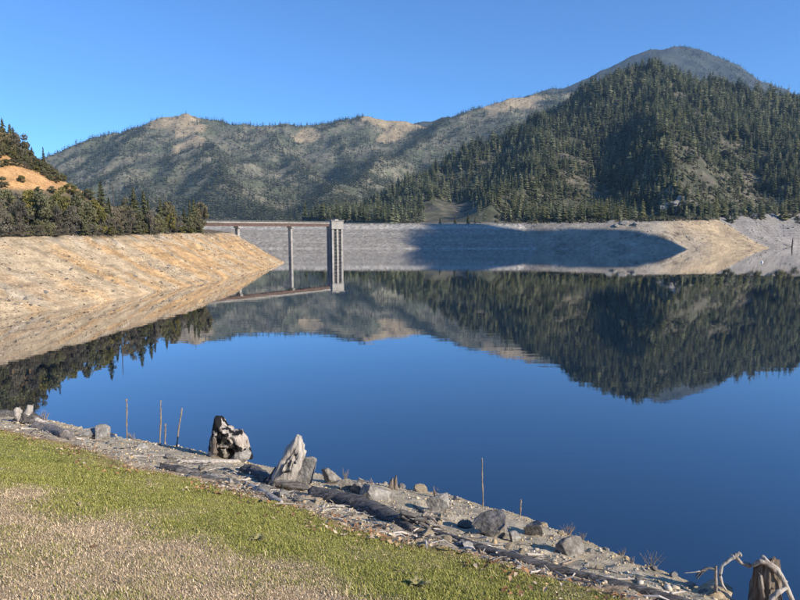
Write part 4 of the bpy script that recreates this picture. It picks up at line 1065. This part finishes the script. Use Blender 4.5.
# small jagged snag on the lip
p = ground(393, 489); k = p[1] / F_PX
root = link('jagged_snag', None, loc=tuple(p), label='small brown two-pronged snag on the lip against the water', cat='stump')
link('prong', stump_mesh('prong', 21, 13 * k, 3.6 * k, 3 * k, (0.05, 0), lambda a: 0.85 + 0.15 * math.cos(a), M_BROWNW, 0.4, 0.2, 16, 10, 0.5), root, loc=(-2.2 * k, 0, 0))
link('prong', stump_mesh('prong', 22, 16 * k, 2.6 * k, 2.4 * k, (0.0, 0), lambda a: 0.85 + 0.15 * math.cos(a), M_BROWNW, 0.4, 0.2, 16, 10, 0.5), root, loc=(2.4 * k, 0, 0))

# twisted roots behind the grass
p = ground(418, 530); k = p[1] / F_PX; R_ = random.Random(3)
root = link('root_tangle', None, loc=tuple(p), label='tangle of twisted grey roots at the end of the thick log', cat='driftwood')
for i in range(13):
    x0 = R_.uniform(-26, 10); z0 = R_.uniform(2, 10); pts = [(x0, R_.uniform(0, 8), z0 + 4 - 0.25 * x0)]
    for s in range(3): q = pts[-1]; pts.append((q[0] + R_.uniform(3, 11), q[1] + R_.uniform(-5, 5), max(0.5 - 0.2 * q[0], q[2] + R_.uniform(-6, 3))))
    r0 = R_.uniform(1.2, 2.8)
    link('root', log_mesh('root', [tuple(k * c for c in q) for q in pts], [k * r0, k * r0 * .9, k * r0 * .7, k * r0 * .35], random.choice((M_WGREY, M_ROOT, M_WGREY)), 50 + i, 8, 0.25, 8), root)

# root stump at the right edge: an arching root and a dark hollow base
p = ground(757, 604); Yb = p[1] + 0.15; k = Yb / F_PX
root = link('root_stump', None, loc=(p[0], Yb, p[2]), label='weathered root stump with an arching root at the bottom right edge', cat='stump')
def rel(px, py, dy=0.0): q = at(px, py, Yb + dy); return (q[0] - p[0], q[1] - Yb, q[2] - p[2])
def rt(nm, L, rr, mat, seed): link(nm, log_mesh(nm, [rel(*q) for q in L], [k * r * 0.85 for r in rr], mat, seed, 10, 0.32, 8), root)
sm = stump_mesh('hollow_base', 33, 56 * k, 13.5 * k, 9 * k, (-0.03, 0), lambda a: 0.9 + 0.1 * math.cos(a + 1), M_BROWNW, 0.25, 0.36, pinch=0.8)
b0 = rel(764, 604); link('hollow_base', sm, root, loc=b0)
rt('root', [(751, 566, -.02), (741, 563), (736, 557), (734, 555)], [2.6, 2.2, 2.6, 3.2], M_ROOT, 61)
rt('root', [(734, 556), (729, 560), (722, 566), (720, 575), (722, 584), (726, 590)], [3.4, 2.0, 1.8, 1.6, 1.6, 1.2], M_WPALE, 62)
rt('root', [(716, 566), (715.5, 578), (716, 592)], [1.4, 2.0, 2.2], M_ROOT, 63)
rt('root', [(716, 569), (708, 568), (702, 570), (696, 576)], [1.3, 1.3, 1.1, 0.7], M_WGREY, 64)
rt('root', [(707, 569), (701, 574), (697, 579)], [1.0, 0.9, 0.7], M_WGREY, 65)
rt('root', [(706, 570), (695, 572), (684, 573)], [0.8, 0.6, 0.3], M_WPALE, 66)
rt('root', [(762, 556, -.03), (768, 563, -.08), (777, 569, -.1), (784, 581, -.1), (792, 600, -.1), (794, 612, -.1)], [2.6, 3.2, 3.2, 2.8, 3.0, 3.0], M_WPALE, 67)
rt('root', [(752, 566, -.05), (760, 561, -.08), (770, 565, -.1), (778, 574, -.1), (786, 582, -.1)], [2.2, 3.0, 3.2, 2.6, 2.0], M_ROOT, 68)
rt('root', [(786, 588, -.15), (778, 592, -.2), (772, 598, -.2), (768, 608, -.2)], [2.2, 3.0, 3.0, 3.0], M_WPALE, 69)
rt('root', [(760, 575, -.14), (762, 590, -.16), (765, 606, -.16)], [2.0, 2.4, 2.6], M_BROWNW, 70)
rt('root', [(735, 556), (739, 553), (741, 556)], [2.6, 2.4, 1.6], M_WPALE, 71)

# broken twigs and splinters washed up along the strip: too many and too small to count
def twigs():
    R = random.Random(77); P = [plane_hit(*p) for p in [(5, 420), (60, 432), (110, 446), (170, 462), (220, 472), (250, 485), (300, 500), (350, 512), (400, 528), (440, 540), (500, 556), (560, 572), (620, 592)]]
    V = []; Fc = []; Cc = []; pal = [(0.34, 0.31, 0.27), (0.20, 0.18, 0.16), (0.52, 0.48, 0.43), (0.10, 0.09, 0.08), (0.28, 0.22, 0.16)]
    for i in range(620):
        q = R.random() * (len(P) - 1); j = int(q); f = q - j; dense = 1.0 if (j in (0, 1, 3, 4, 5, 8)) else 0.55
        if R.random() > dense: continue
        x = P[j][0] * (1 - f) + P[j + 1][0] * f + R.gauss(0, 0.35); y = P[j][1] * (1 - f) + P[j + 1][1] * f + R.gauss(0, 0.45)
        if float(sd(np.array([x]), np.array([y]), EDGE)[0]) > -0.1 or float(sd(np.array([x]), np.array([y]), GRASS)[0]) < -0.05: continue
        z = gz(x, y); L = R.uniform(0.08, 0.42); a = R.gauss(-0.6, 0.9); r = R.uniform(0.004, 0.016); mb = MB(); k = R.uniform(-0.1, 0.1) * L
        dx, dy = math.cos(a) * L, math.sin(a) * L
        pts = [(x, y, z + r), (x + dx * 0.5 - dy * 0.1 * R.uniform(-1, 1), y + dy * 0.5 + k, max(gz(x + dx * 0.5, y + dy * 0.5), z - SX * dx * 0.5 - SY * dy * 0.5) + r + R.uniform(0, 0.04)), (x + dx, y + dy, gz(x + dx, y + dy) + r + R.uniform(0, 0.05))]
        mb.tube(pts, [r, r * 0.9, r * 0.4], 5, 0.2, i); b0 = len(V); V += mb.v; Fc += [tuple(b0 + v for v in f_) for f_ in mb.f]; col = R.choice(pal); Cc += [col] * len(mb.v)
    link('driftwood_bits', mesh_from('driftwood_bits', V, Fc, (M_VC,), np.array(Cc)), label='broken grey twigs and splinters strewn along the shore strip', cat='debris', kind='stuff')
twigs()

# ------------------------------------------------------------------ dry stalks and weeds
M_STALK = wood('dry_stalk', [(0.3, (0.15, 0.11, 0.08)), (0.5, (0.30, 0.24, 0.18)), (0.7, (0.46, 0.40, 0.32))], (30, 30, 6))
def stalk(px, base, top, tpx, lab):
    p = ground(px, base); k = p[1] / F_PX; q = at(px + tpx, top, p[1]); n = 14; mb = MB(); R = random.Random(px)
    pts = []; rd = []
    for i in range(n):
        t = i / (n - 1); pts.append(((q[0] - p[0]) * t + k * 0.25 * math.sin(t * 9 + px), 0, (q[2] - p[2]) * t - 0.04 * (1 - t))); rd.append(k * (0.9 - 0.3 * t) * R.uniform(0.6, 1.25))
    mb.tube(pts, rd, 7, 0.2, px)
    for i in range(26):
        t = R.uniform(0.35, 1.0); a = R.uniform(0, 6.28); z = (q[2] - p[2]) * t; x = (q[0] - p[0]) * t
        mb.tube([(x, 0, z), (x + math.cos(a) * k * 1.2, math.sin(a) * k * 1.2, z + k * 0.8)], [k * 0.35, k * 0.18], 4)
    link('dry_stalk', mb.mesh('dry_stalk', (M_STALK,), True), loc=tuple(p), label=lab, cat='plant', group='dry upright stalks on the shore')
stalk(127, 438, 399, -0.5, 'thin dry stalk standing farthest left on the lake edge')
stalk(160, 441, 400, 1.0, 'tall dry stalk, middle one of the three on the left')
stalk(165, 441, 424, 0.4, 'short dry stalk close beside the tall middle one')
stalk(176, 446, 408, 6.0, 'dry stalk leaning right, nearest the charred stump')
stalk(483, 505, 458, -1.0, 'lone tall dry stalk on the lip beyond the squarish boulder')
stalk(520, 516, 500, 1.0, 'short pale dry stalk right of the lone tall one')
def weed(px, base, wpx, hpx, lab, seed, n=16, mat=None):
    p = ground(px, base); k = p[1] / F_PX; R = random.Random(seed); mb = MB()
    for i in range(n):
        a = R.uniform(-1, 1); h = hpx * R.uniform(0.5, 1.0); b = (R.uniform(-.15, .15) * wpx, R.uniform(-2, 2), -1)
        m_ = (b[0] + a * wpx * 0.25, R.uniform(-2, 2), h * 0.55); e = (b[0] + a * wpx * 0.5, R.uniform(-3, 3), h)
        mb.tube([tuple(k * c for c in q) for q in (b, m_, e)], [k * 0.28, k * 0.2, k * 0.1], 4)
        if R.random() < 0.6: mb.tube([tuple(k * c for c in m_), tuple(k * c for c in (m_[0] + R.uniform(-4, 4), m_[1], m_[2] + R.uniform(1, 5)))], [k * 0.16, k * 0.08], 4)
    link('dry_weed', mb.mesh('dry_weed', (mat or M_STALK,)), loc=tuple(p), label=lab, cat='plant', group='wispy dry weeds along the lake edge')
weed(435, 498, 8, 13, 'dry grass tuft just behind the squarish boulder', 1, 14)
weed(568, 530, 16, 14, 'wispy weed on the lip above the wedge-shaped rock', 2)
weed(582, 536, 12, 8, 'low wispy weed right of the one above the wedge-shaped rock', 3, 10)
weed(622, 553, 10, 11, 'dry weed with a small pale tuft right of the wedge-shaped rock', 4, 10)
weed(652, 564, 26, 20, 'spreading wispy weed on the right part of the lip', 5, 14)
weed(345, 479, 12, 13, 'thin weeds on the lip right of the rounded boulder', 6, 10)
weed(45, 420, 14, 12, 'wispy dry twigs right of the root crown prongs', 7, 12)
weed(133, 440, 10, 8, 'low dry tuft at the foot of the leftmost stalk', 8, 12)
weed(372, 486, 14, 8, 'sparse low grass on the lip left of the jagged snag', 9, 12)
weed(632, 560, 12, 7, 'low straggling weed left of the spreading wispy one', 10, 8)
weed(610, 596, 26, 14, 'dry straw tuft beside the reddish plank', 11, 26)
weed(150, 484, 8, 10, 'dry grass stems standing in the green grass near the left', 12, 7)
# leafy rosettes in the grass
M_LEAF = material('rosette_leaf', lambda nt, b: nt.links.new(ramp(nt, tex_noise(nt, 25, 3, .6, objco(nt)).outputs[0], [(0.3, (0.10, 0.095, 0.04)), (0.5, (0.24, 0.22, 0.09)), (0.7, (0.42, 0.36, 0.20))]), b.inputs['Base Color']), 0.8)
def rosette(px, py, wpx, lab, seed):
    p = ground(px, py); k = p[1] / F_PX; R = random.Random(seed)
    root = link('leafy_weed', None, loc=tuple(p), label=lab, cat='plant')
    for i in range(16):
        a = i * 2.4 + R.uniform(-.3, .3); L = wpx * k * R.uniform(0.3, 0.55); w = L * R.uniform(0.14, 0.22); up = R.uniform(0.3, 1.3); V = []; Fc = []
        for s in range(5):
            t = s / 4; ww = w * math.sin(math.pi * (0.15 + 0.85 * t) ** 0.8) + 0.001; r = L * t * math.cos(up * (1 - t * 0.5)); z = L * t * math.sin(up) * (1 - 0.5 * t * t) + 0.004
            for q, dz in ((-1, 0.25), (0, 0), (1, 0.25)): V.append((math.cos(a) * r - math.sin(a) * ww * q, math.sin(a) * r + math.cos(a) * ww * q, z + ww * dz))
        for s in range(4):
            for q in range(2): Fc.append((s * 3 + q, s * 3 + q + 1, s * 3 + q + 4, s * 3 + q + 3))
        link('leaf', mesh_from('leaf', V, Fc, (M_LEAF,)), root)
rosette(257, 541, 22, 'small leafy weed in the grass left of the middle', 1)
rosette(418, 588, 30, 'larger leafy weed in the grass near the bottom edge', 2)

# ------------------------------------------------------------------ things on the far shores
BM = [rock_mesh('boulder', 90 + i, (1, 1, 0.6), m, 2, 11, 0.12) for i, m in enumerate((M_ROCKD, M_ROCK, M_ROCKD, M_ROCKT))]
bpts = [(225, 283), (180, 283), (150, 268), (143, 265), (116, 272), (98, 274), (75, 287), (88, 281), (127, 285), (122, 259), (158, 272), (191, 277), (200, 283), (205, 276), (168, 269), (60, 276), (52, 278), (32, 277), (70, 273), (14, 307), (30, 308), (40, 302), (24, 302), (8, 300), (105, 288), (135, 279), (185, 264), (172, 258), (212, 280), (218, 272), (45, 295), (16, 296), (20, 290), (5, 292), (92, 262), (112, 284), (160, 285)]
def on_slope(px, py):
    d = ray(px, py); t = np.linspace(100, 420, 4000) / d[1]; P = d[None] * t[:, None]; hh = h_lbank(P[:, 0], P[:, 1]); i = int(np.argmax(EYE + P[:, 2] <= hh)); return P[i, 0], P[i, 1], float(hh[i])
rb = random.Random(5); bcount = {}
bpts = sorted(bpts)
for i, (a_, b_) in enumerate(bpts):
    x, y, z = on_slope(a_, b_ - 3); mi = rb.choice((0, 0, 0, 1, 2, 3)); s = rb.uniform(0.3, 0.8)
    o = link('boulder', BM[mi], loc=(x, y, z), rot=(rb.uniform(-.4, .4), rb.uniform(-.4, .4), rb.uniform(0, 6.28)), scale=(s * rb.uniform(1, 2), s, s), cat='rock', group='boulders on the bare left bank')
    where = 'low on the bare left bank near the water' if z < 6 else 'halfway up the bare left bank' if z < 11 else 'high on the bare left bank'
    key = where; q = bcount.get(key, 0); bcount[key] = q + 1
    o['label'] = '%s boulder %s, %s from left' % (('dark', 'grey', 'dark', 'tan')[mi], where, ORD[q])
# scattered rubble too small to count on the bare left bank
def rubble(name, hf, dist, xr, yr, n, dr, smin, smax, pal, label):
    X = rng.uniform(*xr, n); Y = rng.uniform(*yr, n); d = dist(X, Y); nz = fbm(X / 18, Y / 18, 3, 301)
    keep = (d > dr[0]) & (d < dr[1]) & (rng.uniform(0, 1, n) < np.clip(0.35 + 0.9 * nz, 0.05, 1)); X, Y = X[keep], Y[keep]; m = len(X)
    s = rng.lognormal(math.log(smin * 1.6), 0.5, m).clip(smin, smax); Z = hf(X, Y) + 0.2 * s; sc = s[:, None] * rng.uniform(0.6, 1.5, (m, 3)) * np.array([1, 1, 0.7])
    P = IV[None] * (1 + rng.uniform(-0.25, 0.25, (m, 12, 1))) * sc[:, None, :] + np.stack([X, Y, Z], -1)[:, None, :]
    Fc = (IF[None] + (np.arange(m) * 12)[:, None, None]).reshape(-1, 3); pal = np.array(pal)
    col = pal[rng.integers(0, len(pal), m)] * rng.uniform(0.7, 1.2, (m, 1)); print(name, m)
    link(name, mesh_from(name, P.reshape(-1, 3), Fc, (M_VC,), np.repeat(col, 12, 0)), label=label, cat='rubble', kind='stuff')
rubble('bank_rubble', h_lbank, l_shore, (-130, -60), (100, 380), 46000, (0.3, 29.5), 0.08, 0.55, [(0.36, 0.30, 0.21), (0.26, 0.22, 0.17), (0.13, 0.11, 0.09), (0.5, 0.43, 0.32)], 'small rubble strewn over the bare left bank')
rubble('shore_rubble', h_right, r_shore, (100, 480), (540, 720), 14000, (0.5, 46), 0.2, 1.1, [(0.36, 0.33, 0.28), (0.28, 0.26, 0.23), (0.17, 0.16, 0.14), (0.45, 0.42, 0.37)], 'rubble on the far right shore')
def on_right(px, py):
    d = ray(px, py); t = np.linspace(540, 1500, 6000) / d[1]; P = d[None] * t[:, None]; hh = h_right(P[:, 0], P[:, 1]); i = int(np.argmax(EYE + P[:, 2] <= hh)); return P[i, 0], P[i, 1], float(hh[i])
x, y, z = on_right(681, 207)
root = link('rock_outcrop', None, loc=(x, y, z), label='pale grey rock outcrop at the foot of the right hill', cat='rock')
for i, (dx, dz, w, h) in enumerate(((-12, 0, 9, 8), (-3, 2, 10, 12), (8, 1, 9, 9), (17, -1, 8, 6), (2, -3, 14, 6), (-20, -2, 8, 5))):
    link('crag', rock_mesh('crag', 120 + i, (w, w * .7, h), M_ROCK, 3, 9, 0.1), root, loc=(dx, -abs(dx) * 0.1, dz))
for i, (a_, b_, w, lab) in enumerate(((612, 223, 5, 'leftmost pale boulder on the shaded crest'), (624, 224, 6, 'largest pale boulder on the crest below the lone conifer'), (635, 224, 4, 'rightmost pale boulder of the crest'), (617, 226, 4, 'small pale boulder lowest on the crest'))):
    x, y, z = on_right(a_, b_); link('crest_boulder', rock_mesh('crest_boulder', 140 + i, (w, w * .7, w * .55), M_ROCK, 3, 8, 0.08), loc=(x, y, z), label=lab, cat='rock', group='pale boulders on the far crest')
for a_, b_, top, lab in ((455, 224, 215, 'small conifer on the dam crest, left of the pair'), (468, 223, 213, 'small conifer on the dam crest, right of the pair'), (475, 224, 216, 'smallest conifer beside the pair on the dam crest'), (440, 225, 217, 'tiny conifer left of the pair on the dam crest'), (618, 221, 206, 'lone bright conifer on the crest above the pale boulders'), (608, 222, 210, 'pale bushy conifer left of the lone bright one')):
    x, y, z = (lambda q: (q[0], q[1], 24.3))(at(a_, 226, 636)) if a_ < 500 else on_right(a_, b_)
    h = at(a_, top, y)[2] - z; plant_tree('crest_conifer', 'fir', (x, y, z - 0.3), max(h, 5), 1.1, lab, 'conifer', 'conifers on the far crest')
x, y, z = on_right(792, 247); mb = MB(); mb.tube([(0, 0, -3), (0.2, 0, 5), (0.1, 0, 9)], [0.7, 0.6, 0.25], 7, 0.2); mb.tube([(0.1, 0, 4), (1.6, 0.3, 6.5)], [0.3, 0.1], 5)
link('dead_snag', mb.mesh('dead_snag', (M_BARK,), True), loc=(x, y, 0.5), label='dark dead snag at the waterline near the right edge', cat='dead tree')
q = at(762, 262, EYE * F_PX / (262 - HOR)); mb = MB(); mb.tube([(0, 0, -0.5), (0, 0, -0.1), (0, 0, 0.35), (0, 0, 0.6), (0, 0, 1.1), (0, 0, 1.2)], [0.5, 0.7, 0.65, 0.2, 0.16, 0.05], 14)
link('buoy', mb.mesh('buoy', (M_WHITE,), True), loc=(q[0], q[1], 0.0), label='tiny white buoy afloat off the right shore', cat='buoy')
# unseen trees added along the shadow-casting hill to make its shadow edge jagged
n = 500; s_ = rng.uniform(490, 562, n); a_ = AR + rng.uniform(-12, 30, n); X = math.sin(SUN_AZ) * a_ - math.cos(SUN_AZ) * s_; Y = math.cos(SUN_AZ) * a_ + math.sin(SUN_AZ) * s_
merged('shadow_edge_trees', TINY, X, Y, h_off(X, Y) - 0.5, rng.uniform(10, 34, n), rng.uniform(0.7, 1.1, n), fir_cols(n), M_VC, label='unseen trees that roughen the shadow edge of the hill beyond the right', cat='forest')
# ------------------------------------------------------------------ haze
hz = bpy.data.materials.new('haze'); hz.use_nodes = True; hz.node_tree.nodes.clear()
ho = hz.node_tree.nodes.new('ShaderNodeOutputMaterial'); hv = hz.node_tree.nodes.new('ShaderNodeVolumePrincipled')
hv.inputs['Color'].default_value = (0.40, 0.66, 1.0, 1); hv.inputs['Density'].default_value = 0.00005; hv.inputs['Anisotropy'].default_value = 0.0
hz.node_tree.links.new(hv.outputs[0], ho.inputs['Volume'])
hb = MB(); hb.box((600, 2500, 790), (8400, 6600, 1600)); hm = hb.mesh('haze', (hz,))
link('haze', hm, kind='stuff')
